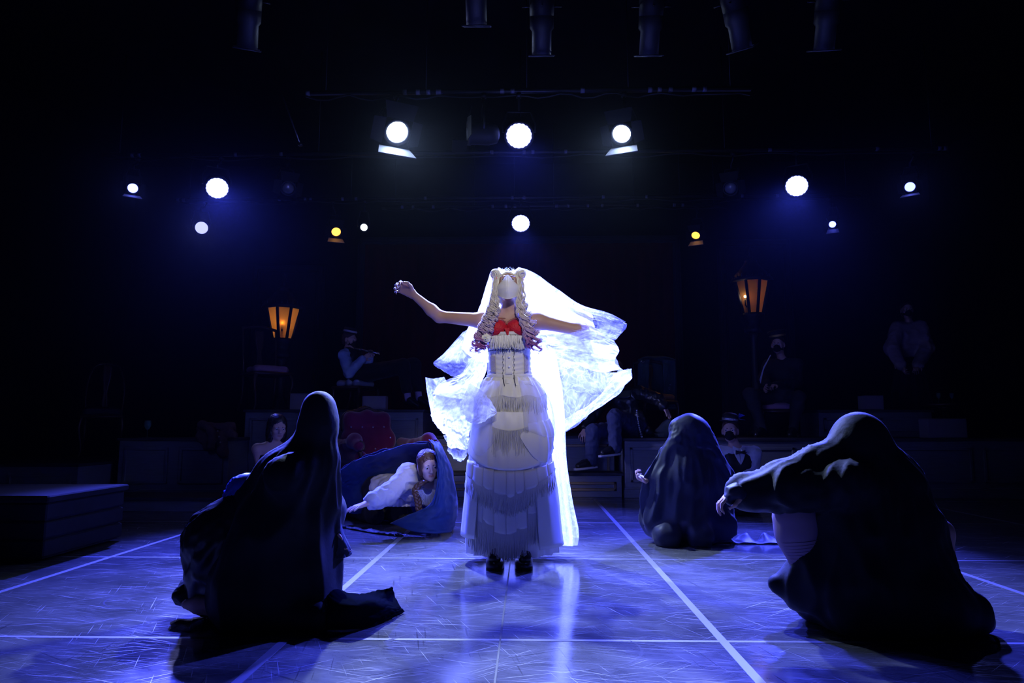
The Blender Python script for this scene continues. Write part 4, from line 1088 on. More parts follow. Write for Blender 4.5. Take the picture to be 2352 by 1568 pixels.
# stepped satin panels, each with its fringe
def panel(a0, a1, t0, t1, b0, b1, off, fringe):
    """a strip of satin from th a0..a1, top pixels t0..t1, bottom pixels b0..b1"""
    rows = []
    for u in np.linspace(0, 1, 4):
        rows.append([skp(a0 + (a1 - a0) * w, zpx((t0 + (t1 - t0) * w) * (1 - u) + (b0 + (b1 - b0) * w) * u), off + .004 * u + .004 * math.sin(w * 3.1)) for w in (0, .33, .67, 1)])
    p = obj('skirt_panel', sheet(rows, 8, 9, .0015, 1, 3, seed=a0 * 7, thick=.003), SATIN, skirt)
    if fringe:
        ws = np.linspace(.02, .98, int(12 + (a1 - a0) * 70))
        strands('fringe', [skp(a0 + (a1 - a0) * w, zpx(b0 + (b1 - b0) * w - 2), off + .007) for w in ws], fringe, FRINGE, p, .0022, .006, int(a0 * 100 + b0) % 9999)
# lower tier to the hem, upper tier over it; steps rise towards the sides
for a0, a1, t0, t1, b0, b1, fr in ((-1.05, -.62, 1140, 1150, 1182, 1205, .185), (-.62, -.36, 1150, 1158, 1195, 1210, .175), (-.36, -.10, 1170, 1172, 1222, 1228, .14), (-.10, .12, 1178, 1176, 1228, 1222, .14), (.12, .34, 1170, 1164, 1214, 1212, .155), (.36, .72, 1160, 1150, 1182, 1172, .17), (.72, 1.05, 1140, 1125, 1160, 1140, .16)):
    panel(a0, a1, t0, t1, b0, b1, .010, fr)
for a0, a1, t0, t1, b0, b1, fr in ((-1.35, -.95, 1060, 1065, 1090, 1105, .10), (-.95, -.62, 1068, 1075, 1105, 1122, .105), (-.62, -.36, 1075, 1078, 1118, 1128, .11), (-.36, -.08, 1080, 1080, 1132, 1138, .11), (-.08, .10, 1080, 1080, 1142, 1140, .11), (.10, .30, 1080, 1080, 1134, 1128, .11), (.30, .62, 1080, 1076, 1126, 1116, .105), (.62, .95, 1075, 1068, 1112, 1095, .10), (.95, 1.35, 1068, 1060, 1095, 1080, .10)):
    panel(a0, a1, t0, t1, b0, b1, .017, fr)
# smooth apron over the hips with a curved lower edge
def arc_sheet(name, a0, a1, top, bot, off0, off1, mat, puff=0.0, gathers=0.0, fr=None, seed=0, parent=None, n=70, label=None):
    rows = []
    for u in np.linspace(0, 1, 6):
        r = []
        for w in np.linspace(0, 1, 13 if a1 - a0 < 4 else 49):
            a = a0 + (a1 - a0) * w; py = top(w) * (1 - u) + bot(w) * u
            r.append(skp(a, zpx(py), off0 + (off1 - off0) * u + puff * math.sin(math.pi * u) * math.sin(math.pi * w) ** .6))
        rows.append(r)
    o = obj(name, sheet(rows, 22, int(n * max(1, (a1 - a0) / 2.6)), gathers, .8, 8 * (a1 - a0), seed=seed, thick=.002), mat, parent or skirt, label=label)
    if fr:
        ws = np.linspace(.01, .99, int(60 * (a1 - a0)))
        strands('fringe', [skp(a0 + (a1 - a0) * w, zpx(bot(w) - 1.5), off1 + .004) for w in ws], fr, FRINGE, o, .0021, .005, int(seed * 10 + 77))
    return o
sag = lambda lo, mid: (lambda w: lo + (mid - lo) * math.sin(math.pi * w))
arc_sheet('apron', -1.45, 1.45, lambda w: 935, sag(1032, 1080), .008, .024, SATIN, .002, .007, seed=1.3)
arc_sheet('hip_drape', -1.25, -.18, lambda w: 950, sag(985, 1046), .018, .030, SATIN2, .022, .006, seed=2.1, label='sheer puffed drape')
arc_sheet('hip_drape', .22, 1.35, lambda w: 975 - 15 * w, sag(1005, 1064), .018, .030, SATIN, .020, .010, seed=2.8, label='gathered satin drape')
arc_sheet('centre_tier', -.42, .42, lambda w: 945, sag(980, 990), .028, .034, SATIN, .003, .006, .165, seed=3.3)
arc_sheet('peplum', -1.5, 1.5, lambda w: 872, lambda w: 904 + 7 * math.sin(math.pi * w) + 3 * math.sin(w * 26), .012, .034, SATIN, .006, .012, .105, seed=4.4, label='gathered peplum with fringe')
arc_sheet('peplum', -3.1, 3.1, lambda w: 863, lambda w: 882 + 3 * math.sin(w * 60), .010, .022, SATIN, .003, .009, None, seed=5.2, label='short waist frill')
arc_sheet('gauze_overlay', .30, 1.7, lambda w: 872, sag(985, 1005), .040, .045, SATIN2, .014, .008, None, seed=6.6)
arc_sheet('gauze_overlay', -1.7, -.30, lambda w: 872, sag(965, 985), .040, .045, SATIN2, .014, .008, None, seed=7.7)
obj('waistband', loft([(A(l[0], BY + .045, z), .141, .110) for l, z in (((Wp(1170, 870)[0],), Wp(1170, 870)[2]), ((Wp(1170, 860)[0],), Wp(1170, 860)[2]))], 60), SATIN, skirt)

# --- veil
def vs(name, rows, nu, nv, amp, fu, fv, amp2, seed, mat=VEIL, label=None):
    return obj(name, sheet([[P(*q[:2], BY + q[2]) for q in r] for r in rows], nu, nv, amp, fu, fv, amp2 * .5, seed), mat, bride, label=label)
# right wing: from the crown along the arm to the hand
vs('veil', [[(1190, 617, .10), (1160, 640, .20), (1150, 690, .24), (1160, 745, .22)],
            [(1222, 627, .10), (1222, 660, .20), (1225, 710, .20), (1235, 742, .16)],
            [(1275, 662, .12), (1270, 690, .17), (1275, 720, .15), (1280, 748, .08)],
            [(1336, 700, .10), (1330, 722, .10), (1332, 740, .06), (1330, 760, -.01)],
            [(1395, 716, .04), (1385, 735, .02), (1378, 752, -.06), (1372, 772, -.08)],
            [(1437, 738, .0), (1432, 750, -.06), (1424, 766, -.10), (1412, 782, -.10)]], 90, 60, .020, 1.6, 7, .006, 1.0)
# second layer of the right wing for density near the head
vs('veil', [[(1180, 616, .16), (1150, 660, .26), (1150, 720, .27), (1150, 790, .25)], [(1235, 640, .16), (1235, 690, .24), (1245, 740, .24), (1250, 790, .20)],
            [(1300, 690, .16), (1305, 725, .16), (1310, 760, .14), (1305, 800, .12)], [(1360, 722, .08), (1365, 750, .06), (1368, 775, .04), (1350, 810, .04)]], 60, 50, .02, 2, 8, .006, 2.0, VEILD)
# hem turned back beyond the hand
vs('veil_hem', [[(1332, 700, .11), (1380, 722, .06), (1437, 742, .0)], [(1360, 722, .03), (1398, 735, .0), (1440, 745, -.03)], [(1372, 750, -.02), (1408, 762, -.05), (1436, 758, -.07)], [(1345, 765, -.02), (1385, 782, -.07), (1412, 782, -.11)]], 40, 50, .012, 2, 9, .005, 3.0)
# bundle below the arm: bright crumpled band from the side to the ragged edge
vs('veil', [[(1255, 768, .05), (1300, 765, .0), (1355, 755, -.06), (1412, 782, -.12)], [(1262, 790, .05), (1310, 790, -.02), (1360, 785, -.08), (1422, 805, -.12)],
            [(1258, 808, .06), (1310, 815, .0), (1365, 820, -.06), (1412, 828, -.10)], [(1262, 818, .08), (1320, 835, .02), (1380, 855, -.04), (1424, 845, -.06)]], 60, 80, .028, 3.5, 4, .010, 4.0, VEILD)
vs('veil', [[(1270, 770, .12), (1320, 775, .06), (1380, 790, .0), (1415, 800, -.06)], [(1275, 800, .10), (1330, 808, .04), (1380, 815, .0), (1418, 822, -.05)], [(1285, 812, .10), (1340, 838, .04), (1390, 850, .0), (1428, 850, -.04)]], 50, 70, .03, 4, 3, .012, 4.6, VEIL)
# lower right panel
vs('veil', [[(1266, 815, .14), (1330, 835, .08), (1400, 855, .0), (1450, 848, -.04)], [(1278, 850, .16), (1330, 868, .10), (1395, 880, .02), (1449, 872, -.02)],
            [(1288, 910, .16), (1330, 915, .10), (1372, 915, .04), (1410, 905, .0)], [(1294, 960, .16), (1320, 955, .12), (1345, 948, .07), (1372, 935, .04)], [(1294, 994, .16), (1308, 986, .12), (1325, 978, .08), (1345, 962, .06)]], 80, 70, .012, 2, 5, .004, 5.0)
vs('veil_hem', [[(1450, 848, -.05), (1425, 900, -.02), (1370, 940, .04), (1294, 994, .14)], [(1430, 850, -.06), (1400, 895, -.03), (1350, 935, .03), (1292, 978, .13)], [(1410, 858, -.05), (1380, 905, -.02), (1335, 940, .03), (1292, 965, .13)]], 24, 70, .010, 2, 8, .004, 6.0)
vs('veil', [[(1424, 845, -.05), (1440, 850, -.06), (1451, 846, -.05)], [(1415, 862, -.08), (1435, 866, -.10), (1450, 862, -.07)], [(1420, 876, -.04), (1436, 880, -.06), (1449, 873, -.04)]], 20, 24, .012, 3, 4, .004, 7.0, VEILD)
# fall down her right-hand side to the floor
vs('veil', [[(1228, 790, .17), (1250, 790, .15), (1272, 800, .14)], [(1240, 870, .20), (1265, 870, .17), (1287, 880, .15)], [(1252, 960, .22), (1275, 960, .19), (1294, 960, .16)], [(1258, 1050, .24), (1282, 1050, .20), (1298, 1050, .18)],
            [(1266, 1140, .25), (1290, 1140, .20), (1312, 1145, .18)], [(1272, 1215, .26), (1298, 1215, .20), (1328, 1215, .18)], [(1276, 1252, .26), (1300, 1252, .22), (1327, 1252, .18)]], 120, 40, .030, 1.6, 5, .004, 8.0, VEILD)
vs('veil', [[(1205, 780, .24), (1232, 785, .22), (1262, 800, .18)], [(1225, 900, .27), (1250, 900, .24), (1285, 900, .18)], [(1235, 1050, .28), (1262, 1050, .25), (1292, 1050, .21)], [(1245, 1200, .28), (1275, 1200, .26), (1312, 1205, .22)], [(1250, 1250, .28), (1280, 1250, .26), (1316, 1254, .22)]], 90, 40, .03, 2, 5, .004, 9.0, VEILD)
# left wing: crown to shoulder and behind the arm
vs('veil', [[(1160, 616, .12), (1140, 616, .11), (1131, 626, .09)], [(1150, 650, .22), (1128, 650, .17), (1116, 665, .12)], [(1150, 690, .26), (1120, 690, .18), (1104, 695, .13)], [(1150, 730, .26), (1110, 730, .20), (1092, 722, .14)],
            [(1150, 770, .26), (1110, 770, .22), (1075, 752, .16)], [(1150, 830, .26), (1100, 830, .20), (1060, 800, .16)]], 60, 40, .018, 2, 6, .005, 10.0, VEILD)
vs('veil', [[(1130, 745, .22), (1095, 748, .19), (1062, 764, .16)], [(1120, 790, .22), (1075, 790, .16), (1030, 800, .10)], [(1115, 830, .22), (1065, 830, .14), (1003, 826, .06)], [(1105, 850, .2), (1060, 850, .10), (995, 838, .02)], [(1100, 865, .18), (1062, 872, .06), (1015, 850, .0)]], 60, 60, .014, 2, 7, .005, 11.0)
vs('veil', [[(1120, 800, .24), (1100, 810, .20), (1085, 815, .16)], [(1115, 850, .22), (1085, 855, .14), (1055, 860, .08)], [(1100, 890, .18), (1060, 890, .06), (1010, 880, -.02)], [(1095, 920, .16), (1050, 915, .04), (995, 905, -.04)]], 50, 60, .022, 3, 5, .007, 12.0, VEILD)
vs('veil_hem', [[(1020, 866, .0), (998, 868, -.01), (977, 867, -.02)], [(1035, 895, .0), (1005, 900, -.03), (980, 895, -.03)], [(1050, 930, .02), (1010, 930, -.05), (986, 925, -.04)], [(1065, 960, .04), (1015, 960, -.04), (992, 958, -.02)]], 40, 40, .014, 3, 5, .004, 13.0)
# swirl at her hip and lower left pouch
vs('veil', [[(1100, 870, .12), (1060, 890, .0), (1010, 905, -.05), (988, 930, -.05)], [(1095, 920, .10), (1050, 930, -.08), (1015, 940, -.10), (990, 960, -.05)], [(1090, 960, .10), (1050, 965, -.08), (1020, 970, -.10), (1003, 985, -.04)],
            [(1085, 1000, .12), (1055, 1000, -.06), (1035, 1000, -.08), (1018, 1005, .0)], [(1080, 1030, .12), (1065, 1032, .0), (1045, 1030, -.04), (1030, 1025, .02)]], 70, 70, .030, 4, 4, .012, 14.0, VEILD)
vs('veil', [[(1075, 985, .08), (1050, 985, .0), (1018, 1000, .0)], [(1072, 1020, .06), (1050, 1020, -.08), (1026, 1020, -.02)], [(1070, 1045, .06), (1052, 1045, -.08), (1030, 1035, -.02)], [(1064, 1056, .06), (1052, 1057, -.02), (1040, 1052, .0)]], 40, 40, .016, 3, 4, .006, 15.0)
vs('veil', [[(1080, 880, .05), (1110, 900, -.16), (1130, 925, -.20)], [(1070, 905, .0), (1105, 925, -.20), (1141, 945, -.22)], [(1062, 935, -.05), (1100, 955, -.22), (1138, 950, -.22)], [(1066, 965, -.04), (1095, 972, -.20), (1125, 962, -.21)]], 40, 50, .018, 3, 5, .008, 16.0, VEILD)

# ================================================================== CLOAKED FIGURES
def pc(x1, y1, r1, x2, y2, r2, Y, Y2=None, k=None):
    """blended limb or drape between two seen points, radii in pixels at that depth"""
    Y2 = Y if Y2 is None else Y2
    return cone(P(x1, y1, Y), P(x2, y2, Y2), r1 * Y / FPX, r2 * Y2 / FPX, k)
CLOAK = M('black_cloak_cloth', (0.005, 0.007, 0.011), .65, .18, sheen=.05, bump=(60, .12))
CLOAKN = M('navy_sheer_cloak', (0.011, 0.015, 0.042), .5, .3, sheen=.2, trans=.25, bump=(30, .15), alpha=.93)
CLOAKB = M('blue_black_cloak', (0.014, 0.045, 0.17), .6, .3, sheen=.2, trans=.4, bump=(40, .15))
BLUESAT = M('blue_satin', (0.05, 0.09, 0.55), .3, .5, bump=(12, .4))
RIB = M('mauve_ribbed_stocking', (0.24, 0.17, 0.25), .7, .2)
def over(G, keys, grow=.022):
    o = []
    for k_ in keys:
        for p in G[k_]:
            o.append((p[0], p[1], p[2], p[3] + grow, p[4] + grow, p[5]) if p[0] == 'c' else (p[0], p[1], p[2] + grow, p[3], p[4], p[5]))
    return o
def drape(root, prims, apex, amp, freq, res=.012, k=.06, mat=CLOAK, name='cloak', reach=.6, seed=0, cuts=(), label=None, grow=0.0):
    v, f = folds(solid(prims, res, k, cuts, grow, .003), apex, amp, freq, reach, seed)
    v[:, 2] = np.maximum(v[:, 2], .003)
    return obj(name, (v, f), mat, root, label=label)

# ---- left figure: kneeling with her back to us
Y = 2.98
J = dict(hip=P(575, 1265, Y), chest=P(690, 1075, Y), head=P(732, 958, Y), F=A(.8, .45, -.05), side=nrm(A(-.45, .8, 0)), shL=P(720, 1085, Y + .15), shR=P(655, 1095, Y - .14),
         elL=P(748, 1165, Y + .10), wrL=P(762, 1205, Y + .08), elR=P(690, 1200, Y - .1), wrR=P(690, 1255, Y + .02), knL=P(665, 1350, Y + .12), anL=P(520, 1370, Y + .10), toL=P(450, 1378, Y + .10), knR=P(640, 1372, Y - .06), anR=P(500, 1385, Y - .06), toR=P(428, 1388, Y - .06))
for q in ('knL', 'anL', 'toL', 'knR', 'anR', 'toR'): J[q][2] = max(J[q][2], .075)
JJ = J
c1, G1_, _, _ = person('person kneeling at left under a black hooded cloak, back turned to us', J, .010, True, .90, .72, face=False, eyes=False)
drape(c1, [pc(733, 932, 33, 735, 985, 33, Y), pc(735, 985, 33, 727, 1060, 42, Y), pc(712, 1010, 34, 640, 1090, 48, Y), pc(650, 1085, 50, 578, 1145, 42, Y), pc(727, 1060, 46, 726, 1150, 44, Y), pc(690, 1110, 70, 640, 1210, 100, Y), pc(720, 1130, 46, 690, 1290, 80, Y),
           pc(640, 1210, 100, 610, 1330, 130, Y), pc(695, 1260, 52, 725, 1345, 38, Y - .02), pc(560, 1380, 60, 720, 1388, 40, Y - .05), pc(715, 1320, 38, 765, 1388, 18, Y - .02), pc(520, 1395, 40, 640, 1415, 30, Y - .12), pc(640, 1415, 28, 740, 1418, 14, Y - .14)] + over(G1_, ['torso', 'armR', 'armL', 'legR', 'neck']) + [ell(J['head'], (.070, .075, .085))],
      P(733, 920, Y), .030, 7, k=.05, seed=1, label='black hooded cloak')
rows = [[P(722, 1085, Y - .02), P(745, 1072, Y + .02), P(764, 1085, Y + .06), P(758, 1095, Y + .16)], [P(722, 1150, Y - .03), P(750, 1145, Y + .0), P(773, 1150, Y + .05), P(762, 1150, Y + .16)], [P(730, 1215, Y - .04), P(758, 1215, Y + .0), P(784, 1212, Y + .05), P(772, 1205, Y + .16)],
        [P(742, 1265, Y - .04), P(772, 1268, Y), P(804, 1258, Y + .05), P(790, 1250, Y + .15)], [P(752, 1280, Y - .03), P(780, 1284, Y), P(808, 1272, Y + .05), P(794, 1262, Y + .14)]]
obj('cloak_sleeve', sheet(rows, 50, 60, .016, 1.4, 9, .003, 5.5, thick=.005), M('lit_cloak_cloth', (.05, .065, .11), .6, .3, trans=.2), c1, label='cloak sleeve hanging from the outstretched arm')  # cloak cloth in a paler blue, the light on it put into the colour
def flr(px, py, z): return FL(px, py, z)
rows = [[P(742, 1318, Y + .02), flr(750, 1368, .12), flr(752, 1418, .06), flr(745, 1446, .005)], [flr(800, 1358, .10), flr(806, 1385, .11), flr(808, 1415, .06), flr(806, 1444, .005)], [flr(848, 1360, .06), flr(852, 1380, .10), flr(856, 1408, .05), flr(858, 1436, .005)],
        [flr(882, 1356, .09), flr(884, 1378, .07), flr(896, 1400, .04), flr(894, 1422, .005)], [flr(898, 1346, .10), flr(908, 1366, .05), flr(922, 1392, .03), flr(926, 1404, .006)]]
v_, f_ = sheet(rows, 46, 40, .012, 3, 4, .003, 3.0, thick=.006); v_[:, 2] = np.maximum(v_[:, 2], .004)
obj('cloak_train', (v_, f_), M('matte_black_cloth', (.004, .005, .008), 1.0, 0.0), c1, label='end of the cloak trailing on the floor')
drape(c1, [pc(560, 1180, 60, 508, 1238, 72, Y + .03), pc(508, 1238, 74, 505, 1300, 68, Y + .03), pc(505, 1300, 66, 470, 1360, 36, Y + .03)], P(560, 1140, Y), .014, 9, .010, .05, BLACKS, 'skirt', .2, 4, label='black satin skirt over her hips')
drape(c1, [pc(455, 1362, 34, 520, 1385, 38, Y + .04), pc(430, 1352, 22, 418, 1372, 16, Y + .05), pc(410, 1368, 12, 470, 1395, 16, Y)], P(500, 1330, Y), .010, 9, .010, .03, CLOAK, 'skirt_hem', .15, 5)
drape(c1, [pc(570, 1122, 36, 552, 1160, 30, Y + .02), pc(545, 1120, 20, 535, 1150, 22, Y + .02)], P(600, 1100, Y), .012, 16, .008, .03, BLUESAT, 'blouse', .08, 6, label='blue satin blouse showing at her back')

# ---- right figure: crouched towards the bride, arm stretched out
Y = 2.98
J = dict(hip=P(2010, 1290, Y), chest=P(1985, 1110, Y), head=P(1972, 1018, Y), F=A(-.8, .3, -.2), side=nrm(A(-.3, -.9, 0)), shL=P(1950, 1110, Y - .15), shR=P(1985, 1095, Y + .15),
         elL=P(1850, 1125, Y - .12), wrL=P(1712, 1130, Y - .05), elR=P(2050, 1190, Y + .15), wrR=P(2040, 1280, Y + .1), knL=P(1822, 1200, Y - .02), anL=P(1850, 1345, Y - .02), toL=P(1820, 1362, Y - .02), knR=P(2156, 1224, Y + .0), anR=P(2158, 1390, Y), toR=P(2110, 1405, Y - .1))
for q in ('anL', 'toL', 'anR', 'toR'): J[q][2] = max(min(J[q][2], .12), .045)
c2, G2, _, _ = person('person crouching at right under a black cloak, one arm stretched toward the bride', J, .009, False, .98, .95, face=False, eyes=False, hands={'L': dict(d=nrm(A(-.9, 0, -.25)), n=A(-.3, 0, -1), curl=.8, thumb=1)})
drape(c2, [pc(1975, 1002, 44, 1985, 1060, 66, Y), pc(1990, 1020, 46, 2040, 1110, 66, Y), pc(1955, 1020, 36, 1880, 1065, 34, Y - .02), pc(1880, 1065, 40, 1800, 1105, 38, Y - .05), pc(1800, 1105, 38, 1722, 1128, 31, Y - .06), pc(1960, 1080, 70, 1955, 1200, 105, Y), pc(2040, 1110, 66, 2065, 1220, 80, Y),
           pc(1960, 1200, 108, 1965, 1320, 135, Y), pc(2060, 1220, 85, 2085, 1340, 95, Y - .02), pc(1870, 1335, 55, 2110, 1390, 85, Y - .04), pc(2110, 1385, 80, 2215, 1405, 45, Y - .10), pc(2200, 1415, 30, 2262, 1432, 12, Y - .12), pc(1830, 1340, 30, 1785, 1340, 14, Y), pc(1960, 1410, 40, 2150, 1440, 30, Y - .16), pc(1830, 1120, 40, 1900, 1150, 50, Y - .03), pc(1940, 1180, 60, 1885, 1285, 46, Y - .06)] + over(G2, ['torso', 'armL', 'armR', 'neck']) + [ell(J['head'], (.105, .115, .125))],
      P(1975, 985, Y), .034, 7, k=.05, seed=7, label='black cloak pulled over the head and arm')
wear(c2, 'cloak_cuff', [pc(1735, 1128, 24, 1688, 1132, 20, Y - .06), pc(1688, 1132, 19, 1678, 1150, 12, Y - .08)], CLOAKN, 0, .007, .02, wrinkle=.004, wf=30, label='thin cloth stretched over the hand')
st = wear(c2, 'stocking', [pc(1830, 1190, 52, 1832, 1225, 44, Y - .04), pc(1832, 1225, 44, 1848, 1310, 26, Y - .05)], RIB, 0, .007, .04, label='mauve ribbed stocking')
obj('rib', join(*[lathe(P(1836 + 1.5 * k, 1240 + 7.5 * k, Y - .05), [((45 - 2.3 * k) * Y / FPX, -.002), ((47.0 - 2.3 * k) * Y / FPX, 0), ((45 - 2.3 * k) * Y / FPX, .002)], 28, P(1848, 1310, Y - .05) - P(1832, 1225, Y - .04)) for k in range(8)]), RIB, c2, kind='stuff')

# ---- kneeling figure right of the bride, in thin navy cloth
Y = 5.0
J = dict(hip=P(1570, 1165, Y + .1), chest=P(1580, 1045, Y + .05), head=P(1584, 985, Y), F=A(-.5, -.8, 0), side=nrm(A(.8, -.5, 0)), elL=P(1630, 1100, Y + .05), wrL=P(1600, 1140, Y), elR=P(1525, 1085, Y), wrR=P(1487, 1104, Y - .08),
         knL=P(1610, 1205, Y - .2), anL=P(1630, 1200, Y + .25), toL=P(1640, 1205, Y + .35), knR=P(1530, 1205, Y - .2), anR=P(1570, 1200, Y + .25), toR=P(1575, 1205, Y + .35))
for q in ('knL', 'anL', 'toL', 'knR', 'anR', 'toR'): J[q][2] = .06
c3, G3_, _, _ = person('person kneeling right of the bride under thin navy cloth, gripping its edge', J, .009, True, .95, .93, eyes=False, hands={'R': dict(d=nrm(A(-.55, -.2, .25)), n=nrm(A(.5, -.3, .6)), curl=1.25, thumb=-1)})
drape(c3, [pc(1562, 984, 25, 1602, 984, 25, Y), pc(1585, 1000, 36, 1575, 1100, 62, Y), pc(1558, 1010, 20, 1500, 1098, 10, Y - .06), pc(1575, 1090, 62, 1565, 1180, 72, Y), pc(1530, 1110, 40, 1508, 1190, 34, Y - .05), pc(1615, 1005, 24, 1650, 1095, 30, Y), pc(1640, 1100, 34, 1640, 1190, 38, Y), pc(1520, 1195, 34, 1660, 1205, 30, Y - .08)] + over(G3_, ['torso', 'legL', 'legR', 'armL', 'neck']) + [ell(J['head'], (.082, .10, .11))],
      P(1585, 970, Y), .026, 8, .011, .05, CLOAKN, 'cloak', .4, 9, label='thin navy cloak')
wing = [[P(1563, 959, Y), P(1522, 1024, Y - .04), P(1480, 1093, Y - .1)], [P(1578, 1000, Y - .1), P(1532, 1072, Y - .10), P(1473, 1118, Y - .1)], [P(1570, 1090, Y - .16), P(1518, 1140, Y - .14), P(1468, 1152, Y - .1)], [P(1560, 1185, Y - .2), P(1515, 1202, Y - .16), P(1479, 1208, Y - .1)]]
obj('cloak_wing', sheet(wing, 40, 30, .012, 2, 5, .003, 2.2, thick=.003), CLOAKN, c3, label='edge of the navy cloth stretched to the hand')
rows = [[P(1500 + 18 * k, 1216 + (6 if k % 2 else -2) + o, Y - .02 + .0 * k) for k in range(17)] for o in (-14, -4, 8)]
rows = [[A(p[0], p[1] - .06 * j, max(.006 + .03 * (1 - j / 2) * (1 + math.sin(i * 2.3)), .006)) for i, p in enumerate(r)] for j, r in enumerate(rows)]
obj('cloak_hem', sheet(rows, 8, 80, .006, 2, 22, seed=4, thick=.004), CLOAKN, c3, label='crumpled hem lying on the floor')

# ---- crawling woman under a blue cloth, left of the bride
Y = 5.30
F4 = nrm(A(.40, -.88, -.16)); U4 = nrm(A(-.06, -.1, 1))
J = dict(hip=P(885, 1120, Y + .62), chest=P(978, 1112, Y + .16), head=P(983, 1070, Y - .02), F=F4, U=U4, side=nrm(A(.95, .25, .08)), front=nrm(A(.1, -.5, -.85)), shR=P(936, 1092, Y + .08), elR=P(888, 1137, Y - .05), wrR=P(843, 1156, Y - .22), shL=P(1018, 1105, Y + .12), elL=P(1015, 1160, Y + .12), wrL=P(1000, 1190, Y + .12),
         knL=P(930, 1195, Y + .45), anL=P(860, 1185, Y + .85), toL=P(835, 1185, Y + .98), knR=P(860, 1195, Y + .5), anR=P(810, 1185, Y + .8), toR=P(790, 1185, Y + .95))
for q in ('knL', 'anL', 'toL', 'knR', 'anR', 'toR'): J[q][2] = .065
J['wrL'][2] = .05
c4, G4, g4, B4 = person('young woman with a long brown braid crawling out from under a blue cloth', J, .0055, True, .92, .93, skin=M('pale_skin', (.66, .47, .42), .5, .3),
    hands={'R': dict(d=nrm(P(800, 1170, Y - .32) - P(843, 1156, Y - .22)), n=A(0, .1, -1), curl=.18, thumb=-1), 'L': dict(d=A(-.2, -.9, -.1), n=A(0, 0, -1), curl=.1)})
BL = M('white_ruffled_blouse', (.74, .74, .80), .65, .2, bump=(26, .5))
w_ = wear(c4, 'blouse', G4['torso'] + G4['armL'] + [cone(G4['shR'], J['elR'], .062, .056), cone(J['elR'], A(*J['elR']) + .7 * (A(*J['wrR']) - J['elR']), .060, .052), cone(G4['shR'], G4['shR'] + .01, .066, .066)], BL, .010, .008, .04, wrinkle=.011, wf=17, floor=.004, cuts=[(A(*J['hip']), A(*J['hip']) - J['chest'])])
for k in range(7):   # gathered folds round the forearm
    t = .25 + .09 * k; c = A(*J['elR']) + t * (A(*J['wrR']) - J['elR']); ax = nrm(A(*J['wrR']) - J['elR'] + A(0, .05 * (-1) ** k, .04 * math.sin(k)))
    v, f = lathe(c, [(.050, -.016), (.064 - .002 * k, -.006), (.067 - .002 * k, .004), (.052, .014)], 22, ax, closed=False)
    v = v + .004 * vnoise(v * 40)[:, None]
    obj('sleeve_fold', (v, f), BL, w_)
# pleated collar bib
cb = P(986, 1118, Y - .03); n = 46; rows = []
for r_ in (.035, .075, .115):
    rows.append([cb + A(r_ * math.cos(a) * .95, -.05 - .045 * math.sin(a) * 0 - .04 * (1 - r_ / .115) + .008 * (1 if k % 2 else -1) * r_ / .115, r_ * math.sin(a) * 1.1 - .01) for k, a in enumerate(np.linspace(R(185), R(355), n))])
obj('pleated_collar', sheet(rows, 8, 138, thick=.0015), BL, c4)
rf = [[G4['wa'] + A(.0, -.06, .0) + A(.16 * math.cos(a), -.10 * abs(math.sin(a)) - .02 - .01 * j * (k % 2), -.07 - .03 * j) for k, a in enumerate(np.linspace(math.pi, 2 * math.pi, 30))] for j in range(3)]
obj('waist_ruffle', sheet(rf, 6, 90, thick=.002), BL, c4)
wear(c4, 'trousers', G4['legL'] + G4['legR'] + G4['torso'][:1], BLACK, .014, .012, .04, wrinkle=.005, floor=.004)
wear(c4, 'shoe', shoe_prims(J['anL'], J['toL']), SHOE, 0, .009, .02, floor=.003); wear(c4, 'shoe', shoe_prims(J['anR'], J['toR']), SHOE, 0, .009, .02, floor=.003)
BRN = M('brown_hair', (.085, .042, .028), .45, .45, bump=(60, .5), stretch=(1, 1, .3))
e = lambda p, r, k=.02, neg=False: ell(g4(*p), A(*r) * .93, B4, k, neg)
obj('hair', folds(solid([e((0, -.022, .046), (.082, .098, .088)), e((-.060, .012, .0), (.022, .045, .075)), e((.060, .012, .0), (.022, .045, .075)), e((0, -.06, -.03), (.07, .05, .09)), e((0, .095, -.022), (.060, .08, .084), .012, True)], .006, .02), g4(0, .03, .14), .005, 20, .06, start=0), BRN, c4, label='brown hair parted and pulled back')
bp_ = crom([g4(-.068, .02, .02), g4(-.082, .025, -.06), P(958, 1118, Y - .06), P(960, 1150, Y - .1), P(964, 1184, Y - .12)], 60)
tt = np.linspace(0, 1, 60); br_ = []
for k in range(3):
    ph = k * 2.094; o = np.stack([.016 * np.sin(tt * 32 + ph), .010 * np.sin(tt * 64 + 2 * ph), np.zeros(60)], 1) * np.clip(tt * 3, .2, 1)[:, None]
    br_.append(tube(bp_ + o, np.interp(tt, [0, .3, .9, 1], [.020, .017, .012, .004]), 8))
obj('braid', join(*br_), BRN, c4)
rb = g4(-.066, .035, .085)
obj('hair_ribbon', join(*[ball(rb + A(.008 * q, -.01, .010 * q - .004 * p), A(.010, .006, .007), 10, 6) for q in (-1, 1) for p in (0, 3)] + [tube([rb, rb + A(-.004, -.012, -.05)], .004, 5)]), M('purple_ribbon', (.22, .02, .42), .4, .4), c4)
